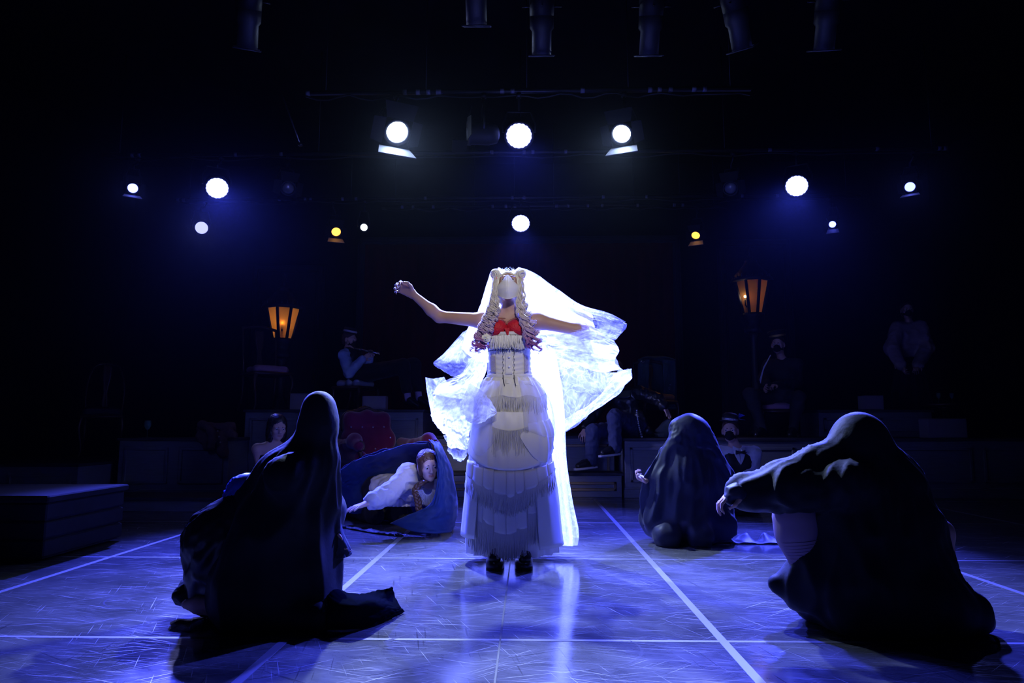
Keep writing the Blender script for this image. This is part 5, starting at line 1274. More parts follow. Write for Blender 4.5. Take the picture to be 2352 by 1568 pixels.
# cloth: back fall, and the side that hides half her face
Q = lambda px, py, dy=0.0: P(px, py, Y + dy)
ridge = [Q(756, 1094, .50), Q(800, 1066, .42), Q(850, 1043, .34), Q(920, 1022, .20), Q(985, 1012, .02)]
lowb = [Q(770, 1178, .45), Q(820, 1180, .52), Q(880, 1165, .60), Q(950, 1150, .55), Q(1010, 1130, .40)]
midb = [a + (b - a) * .5 + A(0, .10, .03) for a, b in zip(ridge, lowb)]
obj('cloak', sheet([ridge, midb, lowb], 40, 70, .03, 2.2, 5, .008, 3.0, thick=.004), CLOAKB, c4, label='blue cloth stretched over her back')
far = [a + A(.0, .45, -.35) for a in ridge]
obj('cloak_back', sheet([ridge, [a + A(0, .2, -.06) for a in ridge], far, [A(a[0], a[1] + .22, .01) for a in far]], 30, 50, .02, 2, 6, .006, 5.0, thick=.004), CLOAKB, c4)
rows = [[Q(985, 1012, .02), Q(1000, 1013, .0), Q(1012, 1022, .12), Q(1018, 1030, .35)], [Q(997, 1030, -.14), Q(1012, 1036, -.12), Q(1025, 1048, .06), Q(1030, 1056, .35)], [Q(1003, 1070, -.19), Q(1018, 1075, -.15), Q(1036, 1085, .06), Q(1038, 1090, .38)],
        [Q(1001, 1120, -.20), Q(1020, 1125, -.17), Q(1046, 1140, .05), Q(1046, 1140, .40)], [Q(985, 1160, -.20), Q(1015, 1172, -.20), Q(1047, 1175, .02), Q(1044, 1170, .40)], [Q(930, 1186, -.18), Q(985, 1200, -.24), Q(1040, 1205, -.02), Q(1040, 1188, .38)], [Q(896, 1202, -.16), Q(960, 1222, -.26), Q(1034, 1221, -.06), Q(1035, 1195, .38)]]
for r_ in rows:
    for p in r_: p[2] = max(p[2], .008)
obj('cloak_front', sheet(rows, 70, 50, .016, 3, 5, .005, 8.0, thick=.004), CLOAKB, c4, label='blue cloth hanging over half her face')
rows = [[Q(772, 1172, .42), Q(850, 1178, .1), Q(930, 1185, -.1)], [Q(775, 1186, .3), Q(850, 1200, .0), Q(915, 1204, -.16)], [Q(800, 1190, .2), Q(870, 1206, -.06), Q(930, 1216, -.2)]]
for r_ in rows:
    for p in r_: p[2] = .012
obj('cloak_hem', sheet(rows, 12, 60, .010, 2, 9, .004, 9, thick=.004), CLOAK, c4)

# ================================================================== ONLOOKERS
def hat(root, g, kind, band, s=1.0, tilt=0.0, c=.112):
    c0 = g(0, -.012, c); ax = g(math.sin(tilt) * 1, .06, 1.0) - g(0, 0, 0); ax = nrm(ax)
    if kind == 'bowler': pr = [(.108, -.008), (.125, -.004), (.128, .004), (.105, .006), (.098, .012), (.098, .05), (.09, .085), (.06, .105), (.001, .112)]
    elif kind == 'boater': pr = [(.10, -.006), (.155, -.004), (.158, .004), (.10, .006), (.098, .012), (.096, .075), (.088, .082), (.001, .084)]
    else: pr = [(.092, -.012), (.098, .0), (.100, .035), (.112, .07), (.118, .085), (.09, .098), (.001, .10)]
    h = obj('hat', lathe(c0, [(r * s, z * s) for r, z in pr], 32, ax), VEST, root)
    obj('hat_band', lathe(c0, [(.1005 * s, .012 * s), (.1015 * s, .020 * s), (.1015 * s, .034 * s), (.100 * s, .040 * s)], 32, ax, closed=False), band, h)
    return h, c0, ax
SILV = M('silver_sequins', (.7, .7, .8), .2, .6, metal=.8, bump=(160, .8))
GOLD = M('gold_braid', (.55, .36, .10), .35, .5, metal=.7, bump=(120, .6))
TROU = M('dark_trousers', (0.03, 0.03, 0.04), .75, .2, bump=(50, .2))
def dress_legs(root, G, J, mat=TROU, shoes=True, grow=.016, cuff=True):
    wear(root, 'trousers', G['legL'] + G['legR'] + G['torso'][:3], mat, grow, .011, .05, wrinkle=.005, wf=14)
    if shoes:
        for q in 'LR': wear(root, 'shoe', shoe_prims(J['an' + q], J['to' + q]), SHOE, .004, .009, .02)
# hat man with bow tie, sitting on the floor
Y = 6.85
J = dict(hip=P(1697, 1128, Y + .1), chest=P(1690, 1041, Y + .03), head=P(1677, 990, Y), F=nrm(A(-.35, -.93, .05)), side=nrm(A(.95, -.2, 0)), elL=P(1727, 1088, Y), wrL=P(1706, 1106, Y - .22), elR=P(1648, 1088, Y), wrR=P(1668, 1112, Y - .25),
         knL=P(1765, 1120, Y - .3), anL=P(1700, 1150, Y - .35), toL=P(1680, 1152, Y - .45), knR=P(1620, 1120, Y - .3), anR=P(1690, 1150, Y - .42), toR=P(1705, 1152, Y - .5))
for q in ('anL', 'toL', 'anR', 'toR'): J[q][2] = .06
J['hip'][2] = .12
hm, Gh, gh, Bh = person('man in a small black hat, bow tie and waistcoat sitting on the floor', J, .007, False, .96, .95, hands={'L': dict(curl=.7, n=A(-.2, -.2, -1)), 'R': dict(curl=.6, n=A(.2, -.2, -1))})
wear(hm, 'shirt', Gh['torso'] + [cone(Gh['shL'], J['elL'], .062, .054), cone(J['elL'], J['wrL'], .052, .036), cone(Gh['shR'], J['elR'], .062, .054), cone(J['elR'], J['wrR'], .052, .036)], WSHIRT, .008, .009, .035, wrinkle=.005, wf=20, floor=.02)
ch_ = A(*J['chest']); nk = ch_ + A(0, -.085, -.0)
wear(hm, 'waistcoat', Gh['torso'][1:7], VEST, .018, .009, .035, cuts=[(ch_ + A(0, 0, .015), A(0, 0, 1))])
for sx in (-1, 1):
    obj('shirt_front', sheet([[nk + A(.004 * sx, -.035, .055), nk + A(.05 * sx, -.02, .045)], [nk + A(.002 * sx, -.055, -.02), nk + A(.05 * sx, -.045, -.0)], [nk + A(0, -.066, -.10), nk + A(.022 * sx, -.062, -.07)]], 8, 6, thick=.003), WSHIRT, hm)
    obj('collar', sheet([[nk + A(.006 * sx, -.045, .050), nk + A(.055 * sx, -.01, .075)], [nk + A(.02 * sx, -.055, .020), nk + A(.06 * sx, -.02, .045)]], 5, 6, thick=.004), WSHIRT, hm)
obj('bow_tie', join(*[(lambda v_: (v_, [(0, 1, 2, 3), (7, 6, 5, 4), (0, 4, 5, 1), (1, 5, 6, 2), (2, 6, 7, 3), (3, 7, 4, 0)]))(np.concatenate([np.array([nk + A(.006 * s, -.07, .026), nk + A(.045 * s, -.068, .036), nk + A(.045 * s, -.066, -.006), nk + A(.006 * s, -.07, .006)]) + A(0, d_, 0) for d_ in (0, -.01)])) for s in (-1, 1)] + [ball(nk + A(0, -.076, .016), (.011, .008, .012))]), VEST, hm, smooth=False)
dress_legs(hm, Gh, J)
black_mask(hm, gh, .95)
h_, hc0, hax = hat(hm, gh, 'bowler', SILV, .78, -.12, .100)
hb = gh(-.0, 0, 0)
obj('hat_bow', join(*[sheet([[hc0 + A(.075, 0, .03), hc0 + A(.09, -.01, .05 + .03 * s)], [hc0 + A(.11, .0, .03 + .012 * s), hc0 + A(.145, -.01, .035 + .022 * s)]], 5, 5, thick=.003) for s in (-1, 1)]), M('blue_ribbon', (.04, .06, .5), .4, .4), h_)
hair_ = lambda root, g, B, s, mat, back=.06: obj('hair', solid([ell(g(0, -.022, .046), A(.080, .096, .086) * s, B), ell(g(0, -.06, -.02), A(.07, .045, back) * s, B, .03), ell(g(0, .095, -.022), A(.064, .085, .088) * s, B, .012, True)], .008, .02), mat, root)
hair_(hm, gh, Bh, .95, BRN)
bk = empty('notebook', P(1684, 1110, Y - .34), 'thin blue notebook held by the man in the small black hat', 'notebook')
nbc = P(1684, 1109, Y - .36)
def slab(c, s, rx, rz):
    v, f = box((0, 0, 0), s, 0, .002); m_ = np.array(Euler((rx, 0, rz)).to_matrix()); return v @ m_.T + c, f
m_nb = np.array(Euler((.25, .35, .2)).to_matrix())
for nm, dz, th, mt in (('cover', 0, .004, M('blue_cover', (.04, .06, .3), .4, .4)), ('page_block', .006, .008, M('paper', (.6, .6, .6), .8)), ('cover', .012, .004, M('blue_cover', None))):
    v, f = box((0, 0, dz), (.15, .11, th), 0, .001); obj(nm, (v @ m_nb.T + nbc, f), mt, bk, smooth=False)

# man in a leather jacket sitting on the platform edge
Y = 8.25
LEATHER = M('black_leather', (0.018, 0.020, 0.022), .32, .55, bump=(22, .5))
DENIM = M('dark_blue_jeans', (0.045, 0.055, 0.11), .75, .2, bump=(60, .3), var=.3, vscale=14)
J = dict(hip=P(1452, 983, Y + .14), chest=P(1430, 905, Y + .2), head=P(1412, 850, Y + .15), F=nrm(A(-.7, -.7, 0)), side=nrm(A(.8, -.5, .05)), shL=P(1468, 902, Y + .08), shR=P(1393, 908, Y + .25), elL=P(1510, 916, Y - .05), wrL=P(1524, 932, Y - .14), elR=P(1364, 950, Y + .1), wrR=P(1343, 988, Y - .1),
         hL=P(1468, 981, Y + .08), hR=P(1432, 985, Y + .12), knL=P(1412, 957, Y - .36), anL=P(1413, 1028, Y - .42), toL=P(1385, 1040, Y - .50), knR=P(1363, 990, Y - .36), anR=P(1358, 1058, Y - .36), toR=P(1328, 1070, Y - .46))
jm, Gj, gj, Bj = person('man in black leather jacket and jeans sitting on the platform edge behind the veil', J, .008, False, .97, .97, hands={'L': dict(d=nrm(P(1542, 962, Y - .2) - P(1524, 932, Y - .14)), n=A(-.6, .6, -.3), curl=.22), 'R': dict(d=nrm(A(-.12, -.5, -.5)), n=nrm(A(.1, .5, -.5)), curl=.45, thumb=-1)})
wear(jm, 'leather_jacket', Gj['torso'][1:] + [cone(Gj['shL'], J['elL'], .072, .060), cone(J['elL'], J['wrL'], .058, .046), cone(Gj['shR'], J['elR'], .072, .060), cone(J['elR'], A(*J['wrR']) * .85 + A(*J['elR']) * .15, .058, .046)], LEATHER, .010, .009, .035, wrinkle=.007, wf=16)
wear(jm, 'coat_tail', [cone(P(1468, 955, Y + .05), P(1486, 998, Y + .06), .07, .06), cone(P(1486, 990, Y + .0), P(1500, 1000, Y + .0), .05, .02)], LEATHER, 0, .009, .03, wrinkle=.008, wf=14)
obj('collar', sheet([[Gj['shR'] * .5 + A(*J['chest']) * .5 + A(0, -.08, .04), A(*J['chest']) + A(0, -.10, .05), Gj['shL'] * .5 + A(*J['chest']) * .5 + A(0, -.08, .05)], [Gj['shR'] * .4 + A(*J['chest']) * .6 + A(0, -.12, -.04), A(*J['chest']) + A(0, -.14, -.06), Gj['shL'] * .4 + A(*J['chest']) * .6 + A(0, -.12, -.04)]], 6, 12, thick=.006), LEATHER, jm)
wear(jm, 'jeans', [cone(Gj['torso'][0][1], J['knL'], .095, .072), cone(J['hL'], J['knL'], .098, .074), cone(J['knL'], J['anL'], .074, .066), cone(J['hR'], J['knR'], .098, .074), cone(J['knR'], J['anR'], .074, .066)] + Gj['torso'][:1], DENIM, .006, .009, .03, wrinkle=.006, wf=20)
RUB = M('pale_rubber_sole', (.6, .6, .64), .5, .3)
for q in 'LR':
    sh = wear(jm, 'shoe', shoe_prims(J['an' + q], J['to' + q], 1.05), SHOE, .004, .008, .02)
    an, to = A(*J['an' + q]), A(*J['to' + q]); d_ = nrm(A(to[0] - an[0], to[1] - an[1], to[2] - an[2] + .04)); s_ = nrm(np.cross(d_, A(0, 0, 1))); L_ = np.linalg.norm(to - an)
    rows = [[an - d_ * .07 + d_ * (L_ + .11) * t + s_ * w * (.045 * math.sin(math.pi * (.12 + .8 * t)) ** .5) + A(0, 0, -.072 - .004 * 0) for t in np.linspace(0, 1, 8)] for w in (-1, 0, 1)]
    obj('shoe_sole', sheet(rows, 6, 18, thick=.022), RUB, sh)
cl = [P(1461 + (2 * t + 10 * t * t), 942 + 62 * t, Y - .10) + A(0, -.07 * math.sin(math.pi * t * .5 + .8), 0) for t in np.linspace(0, 1, 26)]
obj('chain', join(*[lathe(p, [(.006, -.003), (.011, -.002), (.011, .002), (.006, .003)], 8, (1, 0, 0) if i % 2 else (0, 1, 0), closed=False) for i, p in enumerate(cl)]), M('bright_chain', (.8, .8, .85), .2, .6, metal=.9), jm)
hair_(jm, gj, Bj, .97, BRN); black_mask(jm, gj, .97)
# musician at left on the tall platform
SOCK = M('pale_mauve_sock', (.50, .40, .56), .8, .1, bump=(90, .3))
BLSH = M('pale_blue_shirt', (.34, .46, .70), .7, .2, bump=(20, .4))
Y = 9.0; ZT = Z(940, 8.3)
J = dict(hip=P(826, 860, Y), chest=P(803, 810, Y), head=P(803, 781, Y), F=nrm(A(.92, -.35, -.15)), side=nrm(A(.2, .95, 0)), shR=P(790, 816, Y - .16), elR=P(802, 856, Y - .2), wrR=P(833, 824, Y - .25), shL=P(812, 812, Y + .14), elL=P(842, 848, Y + .1), wrL=P(850, 818, Y - .05),
         knR=P(925, 840, Y - .12), anR=P(938, 916, Y - .12), toR=P(960, 931, Y - .2), knL=P(950, 838, Y + .05), anL=P(963, 914, Y + .02), toL=P(985, 930, Y - .05))
m1, G1, g1, B1 = person('seated musician at left in a banded hat and pale blue shirt, playing a flute', J, .009, False, .92, .95, hands={'R': dict(d=nrm(P(852, 812, Y - .25) - P(833, 824, Y - .25)), n=A(0, 1, -.3), curl=.8, thumb=-1), 'L': dict(curl=.8, n=A(0, -1, 0))})
wear(m1, 'shirt', [cone(G1['shR'], J['elR'], .068, .058), cone(J['elR'], J['wrR'], .056, .042), cone(G1['shL'], J['elL'], .066, .056), cone(J['elL'], J['wrL'], .054, .042)] + G1['torso'][1:], BLSH, .006, .010, .03, wrinkle=.006, wf=16)
wear(m1, 'waistcoat', G1['torso'][1:7], VEST, .018, .011, .035)
wear(m1, 'trousers', [cone(J['hip'], J['knR'], .10, .075), cone(J['hip'], J['knL'], .10, .075)] + [(p[0], p[1], p[2], p[3] + .012, p[4] + .012, p[5]) for q_ in 'LR' for p in G1['leg' + q_][:1]] + [cone(J['kn' + q], A(*J['kn' + q]) * .3 + A(*J['an' + q]) * .7, .070, .060) for q in 'LR'] + G1['torso'][:1], BLACK, .008, .011, .05, wrinkle=.004)
for q in 'LR':
    wear(m1, 'sock', [cone(A(*J['kn' + q]) * .35 + A(*J['an' + q]) * .65, A(*J['an' + q]) + A(0, 0, -.02), .046, .042)], SOCK, .0, .009, .02)
    wear(m1, 'shoe', shoe_prims(J['an' + q], J['to' + q]), SHOE, .002, .010, .02)
hat(m1, g1, 'boater', M('pale_hat_band', (.5, .5, .6), .6), .88, 0, .098); black_mask(m1, g1, .95); hair_(m1, g1, B1, .95, BRN)
fl_ = empty('flute', P(850, 806, Y - .3), 'slim flute held up by the seated musician at left', 'flute')
fa, fb = P(815, 800, Y - .26), P(872, 812, Y - .34)
obj('flute_body', tube([fa, fb], .010, 10), M('dark_silver', (.35, .35, .4), .25, .6, metal=.9), fl_)
obj('key', join(*[lathe(fa + (fb - fa) * t + A(0, -.006, .009), [(.006, 0), (.007, .004), (.003, .006)], 8, (0, -.4, 1)) for t in np.linspace(.3, .92, 9)]), SILV, fl_)
obj('flute_joint', join(*[lathe(fa + (fb - fa) * t, [(.011, -.006), (.0125, 0), (.011, .006)], 10, fb - fa) for t in (.02, .22, .78, .98)]), SILV, fl_)
# musician at right with a pale bow
Y = 8.7
J = dict(hip=P(1788, 916, Y), chest=P(1797, 838, Y), head=P(1787, 792, Y), F=nrm(A(-.5, -.85, -.05)), side=nrm(A(.9, -.4, 0)), elR=P(1752, 872, Y - .1), wrR=P(1762, 884, Y - .3), elL=P(1832, 878, Y), wrL=P(1782, 884, Y - .28), hL=P(1806, 916, Y), hR=P(1772, 916, Y),
         knR=P(1722, 905, Y - .30), anR=P(1752, 985, Y - .25), toR=P(1738, 998, Y - .38), knL=P(1835, 912, Y - .32), anL=P(1822, 985, Y - .3), toL=P(1815, 998, Y - .42))
m2, Gm, gm, Bm = person('seated musician at right in a gold-banded cap holding a pale bow', J, .009, False, .95, .97, hands={'R': dict(d=nrm(A(-.4, -.5, -.25)), n=nrm(A(.6, -.2, -.3)), curl=.85, thumb=-1), 'L': dict(curl=.8)})
wear(m2, 'jacket', Gm['torso'] + Gm['armL'] + Gm['armR'], M('dark_dusty_jacket', (.03, .028, .03), .8, .2, bump=(30, .3)), .018, .010, .04, wrinkle=.005, wf=14)
dress_legs(m2, Gm, J, M('dark_grey_trousers', (.05, .05, .055), .8, .2))
hat(m2, gm, 'cap', GOLD, .98, .1, .095); black_mask(m2, gm, .97); hair_(m2, gm, Bm, .97, BRN)
bw = empty('violin_bow', P(1752, 870, Y - .4), 'thin pale bow held upright by the seated musician at right', 'bow')
b0 = P(1746, 880, Y - .36)
bpts = crom([b0, P(1752, 852, Y - .36), P(1759, 836, Y - .36), P(1770, 815, Y - .36)], 16)
obj('bow_stick', tube(bpts, np.linspace(.009, .006, 16), 8), M('pale_bow_wood', (.75, .80, .85), .4, .3), bw)
obj('bow_hair', tube([b0 + A(-.016, -.004, .01), bpts[8] + A(-.012, -.004, 0), bpts[-1]], .003, 5), M('pale_bow_wood', None), bw)
obj('frog', box(b0 + A(-.01, -.002, .012), (.018, .012, .04), 0, .003), VEST, bw)
# person standing far right in a pale blouse
Y = 9.7
J = dict(hip=P(2088, 838, Y), chest=P(2088, 752, Y), head=P(2083, 712, Y), F=A(-.25, -1, -.1), side=A(1, -.1, 0), elL=P(2128, 800, Y - .1), wrL=P(2108, 838, Y - .28), elR=P(2048, 800, Y - .1), wrR=P(2070, 838, Y - .28), knL=P(2100, 920, Y), knR=P(2076, 920, Y))
for q, x_ in (('L', 2100), ('R', 2076)):
    p_ = P(x_, 990, Y); J['an' + q] = A(p_[0], Y, ZR + .09); J['to' + q] = A(p_[0], Y - .16, ZR + .04)
m3, G3, g3, B3 = person('person standing in the dark at far right in a pale blouse', J, .010, True, 1.0, .98, hands={'L': dict(curl=.6), 'R': dict(curl=.6)})
wear(m3, 'blouse', G3['torso'][1:] + [cone(G3['shL'], J['elL'], .075, .072), cone(J['elL'], J['wrL'], .078, .05), cone(G3['shR'], J['elR'], .075, .072), cone(J['elR'], J['wrR'], .078, .05)], M('dim_pale_blouse', (.40, .32, .34), .8, .2, bump=(20, .5)), .016, .011, .04, wrinkle=.008, wf=12)
n_ = 60; zz = J['hip'][2]
obj('skirt', loft([(A(J['hip'][0], Y, ZR + .06), .36, .30), (A(J['hip'][0], Y, ZR + .5), .26, .22), (A(J['hip'][0], Y, zz + .10), .155, .125)], 60, lambda th, t: .02 * (1 - t) * np.sin(th * 14), 16), BLACK, m3)
for q in 'LR': wear(m3, 'shoe', shoe_prims(J['an' + q], J['to' + q]), SHOE, .004, .010, .02)
hair_(m3, g3, B3, .98, BRN, .09); black_mask(m3, g3, .98)
# dark-haired woman sitting behind the left cloak
Y = 6.5
J = dict(hip=P(640, 1118, Y + .1), chest=P(628, 1030, Y), head=P(637, 982, Y - .02), F=nrm(A(.6, -.75, -.2)), side=nrm(A(.8, .5, 0)), elL=P(672, 1085, Y), wrL=P(668, 1115, Y - .2), elR=P(598, 1080, Y - .05), wrR=P(620, 1110, Y - .25), knL=P(690, 1120, Y - .3), anL=P(640, 1150, Y - .4), toL=P(620, 1152, Y - .48), knR=P(590, 1125, Y - .3), anR=P(650, 1155, Y - .5), toR=P(668, 1155, Y - .56))
J['hip'][2] = .12
for q in ('anL', 'toL', 'anR', 'toR'): J[q][2] = .06
m4, G5, g5, B5 = person('dark-haired woman with bare shoulders sitting on the floor behind the left cloaked figure', J, .008, True, .95, .95)
wear(m4, 'dress', G5['torso'][:7] + G5['torso'][9:], BLACKS, .012, .010, .035, cuts=[(A(*J['chest']) + A(0, 0, -.05), A(0, 0, 1))])
wear(m4, 'leggings', G5['legL'] + G5['legR'], BLACK, .008, .011, .03)
obj('hair', folds(solid([ell(g5(0, -.022, .046), A(.086, .10, .09) * .95, B5), ell(g5(-.06, -.01, -.06), (.035, .05, .11), B5, .03), ell(g5(.06, -.01, -.06), (.035, .05, .11), B5, .03), ell(g5(0, -.07, -.06), (.075, .05, .12), B5, .03), ell(g5(0, .095, -.03), A(.056, .08, .095), B5, .012, True)], .008, .02), g5(0, 0, .14), .008, 14, .1, start=0), M('very_dark_hair', (.02, .014, .012), .4, .5, bump=(50, .4)), m4)
for q in 'LR': wear(m4, 'shoe', shoe_prims(J['an' + q], J['to' + q]), SHOE, .002, .010, .02)

# ================================================================== FURNITURE AND SMALL THINGS
VEL = M('crimson_velvet', (0.15, 0.005, 0.05), .7, .2, sheen=.5, bump=(30, .15))
WOODD = M('carved_dark_wood', (0.06, 0.03, 0.018), .35, .5, bump=(30, .3))
def armchair():
    c = P(878, 1120, 6.95); c[2] = 0
    r = empty('armchair', c, 'deep red velvet armchair with scrolled arms behind the crawling woman', 'armchair')
    a = R(36); fx = A(math.sin(a), -math.cos(a), 0); sx = A(math.cos(a), math.sin(a), 0)     # front, right
    q = lambda s, f, z: c + sx * s + fx * f + A(0, 0, z)
    v, f = solid([cone(q(-.20, -.1, .40), q(.20, -.1, .40), .10, .10), cone(q(-.22, .22, .40), q(.22, .22, .40), .09, .09), cone(q(-.2, .0, .41), q(.2, .1, .41), .10, .10)], .012, .05)
    obj('seat_cushion', (v, f), VEL, r)
    v, f = solid([cone(q(-.20, -.30, .42), q(.20, -.30, .42), .07, .07), cone(q(-.22, -.36, .66), q(.22, -.36, .66), .07, .07), cone(q(-.19, -.42, .86), q(.19, -.42, .86), .065, .065), cone(q(-.22, -.36, .6), q(-.18, -.42, .88), .065, .05), cone(q(.22, -.36, .6), q(.18, -.42, .88), .065, .05), cone(q(0, -.33, .5), q(0, -.42, .90), .08, .06), cone(q(-.11, -.32, .5), q(-.10, -.41, .85), .07, .055), cone(q(.11, -.32, .5), q(.10, -.41, .85), .07, .055)], .012, .06)
    bk = obj('backrest', (v, f), VEL, r)
    for i in range(3):
        for j in range(4): obj('button', ball(q(-.18 + .12 * j + (.06 if i % 2 else 0) - .03, -.255 - .035 * i, .56 + .11 * i), .011, 8, 5), M('glint_button', (.5, .45, .5), .15, .7, metal=.5), bk)
    for s in (-1, 1):
        v, f = solid([cone(q(s * .36, -.34, .62), q(s * .37, -.05, .60), .05, .055), cone(q(s * .37, -.05, .60), q(s * .39, .22, .655), .055, .062), cone(q(s * .39, .22, .655), q(s * .40, .34, .61), .062, .05), cone(q(s * .34, -.25, .5), q(s * .35, .28, .5), .06, .06), cone(q(s * .33, -.2, .38), q(s * .34, .25, .38), .05, .05)], .011, .05)
        am = obj('armrest', (v, f), VEL, r)
        t = np.linspace(0, 5.2, 30); sp_ = np.array([q(s * (.395 + .0), .36 + .005, .60) + sx * (.055 - .008 * u) * math.cos(u + 1.5) * s + A(0, 0, (.055 - .008 * u) * math.sin(u + 1.5)) for u in t])
        obj('scroll', tube(sp_, .010, 6), WOODD, am)
        obj('arm_post', tube(crom([q(s * .39, .36, .56), q(s * .36, .35, .46), q(s * .37, .33, .34)], 10), .020, 8), WOODD, r)
        obj('piping', tube(crom([q(s * .43, .30, .62), q(s * .445, .10, .63), q(s * .42, -.15, .60)], 14), .005, 5), VEL, am)
    obj('seat_rail', box(q(0, .30, .29), (.66, .05, .08), a, .012), WOODD, r); obj('seat_rail', box(q(0, -.32, .29), (.60, .05, .08), a, .012), WOODD, r)
    for s in (-1, 1): obj('seat_rail', box(q(s * .31, 0, .29), (.05, .62, .08), a, .012), WOODD, r)
    for s, f_ in ((-1, 1), (1, 1), (-1, -1), (1, -1)):
        obj('leg', tube(crom([q(s * .31, f_ * .29, .30), q(s * .335, f_ * .325, .2), q(s * .315, f_ * .31, .08), q(s * .335, f_ * .335, .012)], 12), [.034, .036, .034, .03, .026, .022, .02, .018, .018, .02, .024, .022], 8), WOODD, r)
    cr_ = crom([q(-.26, -.42, .74), q(-.24, -.45, .90), q(-.10, -.47, .945), q(0, -.475, .98), q(.10, -.47, .945), q(.24, -.45, .90), q(.26, -.42, .74)], 40)
    obj('carved_crest', tube(cr_, .018 + .006 * np.abs(np.sin(np.arange(40) * .9)), 8), WOODD, r)
armchair()
def chair(label, c, h_seat, wd, hb, rot, matseat, round_=False, group=None, dp=None):
    dp = dp or wd; r = empty('dining_chair', c, label, 'chair', group); a = rot
    fx = A(math.sin(a), -math.cos(a), 0); sx = A(math.cos(a), math.sin(a), 0); q = lambda s, f, z: np.asarray(c) + sx * s * wd / 2 + fx * f * dp / 2 + A(0, 0, z)
    v, f = solid([cone(q(-.7, .6, h_seat), q(.7, .6, h_seat), .05, .05), cone(q(-.6, -.6, h_seat), q(.6, -.6, h_seat), .05, .05), cone(q(-.5, 0, h_seat + .012), q(.5, 0, h_seat + .012), .055, .055)], .010, .07)
    obj('seat', (v, f), matseat, r)
    obj('seat_frame', box(q(0, 0, h_seat - .055), (wd, dp, .045), a, .015), WOODD, r)
    for s in (-1, 1):
        obj('leg', tube(crom([q(s * .88, .88, h_seat - .05), q(s * .98, .98, h_seat * .65), q(s * .84, .84, h_seat * .2), q(s * .95, .98, .004)], 12), [.024, .025, .024, .021, .018, .016, .015, .014, .013, .013, .015, .016], 7), WOODD, r)
        obj('leg', tube(crom([q(s * .85, -.88, h_seat - .05), q(s * .85, -.95, h_seat * .4), q(s * .9, -1.2, .004)], 8), .016, 7), WOODD, r)
    if hb:
        if round_: obj('back_frame', tube(crom([q(-.85, -.9, h_seat - .05), q(-.9, -1.0, h_seat + hb * .5), q(-.6, -1.15, h_seat + hb * .92), q(0, -1.2, h_seat + hb), q(.6, -1.15, h_seat + hb * .92), q(.9, -1.0, h_seat + hb * .5), q(.85, -.9, h_seat - .05)], 40), .015, 8), WOODD, r)
        else:
            for s in (-1, 1): obj('back_post', tube(crom([q(s * .85, -.9, h_seat - .05), q(s * .88, -.98, h_seat + hb * .5), q(s * .9, -1.15, h_seat + hb)], 8), .015, 8), WOODD, r)
            obj('top_rail', tube(crom([q(-.92, -1.15, h_seat + hb), q(-.4, -1.18, h_seat + hb + .03), q(0, -1.2, h_seat + hb + .04), q(.4, -1.18, h_seat + hb + .03), q(.92, -1.15, h_seat + hb)], 16), .020, 8), WOODD, r)
        prof_ = [(.10, 0), (.16, .2), (.10, .42), (.24, .7), (.26, .85), (.20, .97)]
        rows = [[q(-w, -.92 - .22 * t, h_seat + hb * t), q(0, -.94 - .22 * t, h_seat + hb * t), q(w, -.92 - .22 * t, h_seat + hb * t)] for w, t in prof_]
        obj('back_splat', sheet(rows, 20, 5, thick=.012), SPLAT if 'splat' in label else WOODD, r)
    return r
SPLAT = M('orange_brown_wood', (.34, .17, .06), .45, .4, bump=(20, .2), stretch=(6, 6, 1))
PINKS = M('dusty_pink_upholstery', (.42, .25, .36), .85, .1, sheen=.4)
ZT = Z(940, 8.3)
c0 = P(611, 880, 8.9); chair('empty chair with dusty pink seat under the left street lantern', A(c0[0], 8.9, ZT), Z(842, 8.9) - ZT - .04, .50, .56, .75, PINKS)
c0 = P(826, 870, 9.0); chair('chair that the flute player at left sits on', A(P(815, 870, 9.0)[0], 9.02, ZT), Z(868, 9.0) - ZT - .075, .44, 0, 1.2, M('grey_blue_seat', (.3, .33, .42), .8))
c0 = P(1790, 920, 8.7); chair('stool with a pink cushion under the musician with the bow', A(c0[0], 8.72, ZR), Z(916, 8.7) - ZR - .10, .42, 0, -.3, PINKS)
c0 = P(245, 900, 8.6); chair('dim round-backed chair on the lowest platform at far left', A(c0[0], 8.55, Z(1066, 7.1)), .55, .46, .62, .5, M('dark_seat', (.03, .03, .04), .7), True)
c0 = P(1506, 930, 9.2); chair('wooden chair with pale orange splat behind the leather-jacketed man', A(c0[0], 9.2, ZR + .02), Z(915, 9.2) - ZR - .02, .46, .48, .15, SPLAT)
# teal coat hung over that chair
TEAL = M('dark_teal_coat', (.05, .09, .10), .8, .2, bump=(40, .3))
cx_ = P(1506, 870, 9.2); ct = empty('coat', (cx_[0], 9.35, ZR + .4), 'dark teal coat hung over the back of the wooden chair', 'coat')
for s, xs in ((-1, (1489, 1479, 1466)), (1, (1524, 1536, 1552))):
    rows = [[P(x_ + (4 * s if j == 0 else 0) * -1, y_, 9.24 + .03 * i) for i, x_ in enumerate(xs)] for j, y_ in enumerate((826, 850, 890, 935))]
    pn = obj('coat_front', sheet(rows, 24, 18, .012, 2, 5, .004, 3 + s, thick=.008), TEAL, ct)
    obj('lapel', sheet([[P(xs[0], 832, 9.22), P(xs[1], 836, 9.22)], [P(xs[0] - s * 2, 860, 9.21), P(xs[1] - s * 1, 852, 9.21)], [P(xs[0] + s * 2, 890, 9.22), P(xs[0] + s * 4, 880, 9.22)]], 10, 6, thick=.005), TEAL, pn)
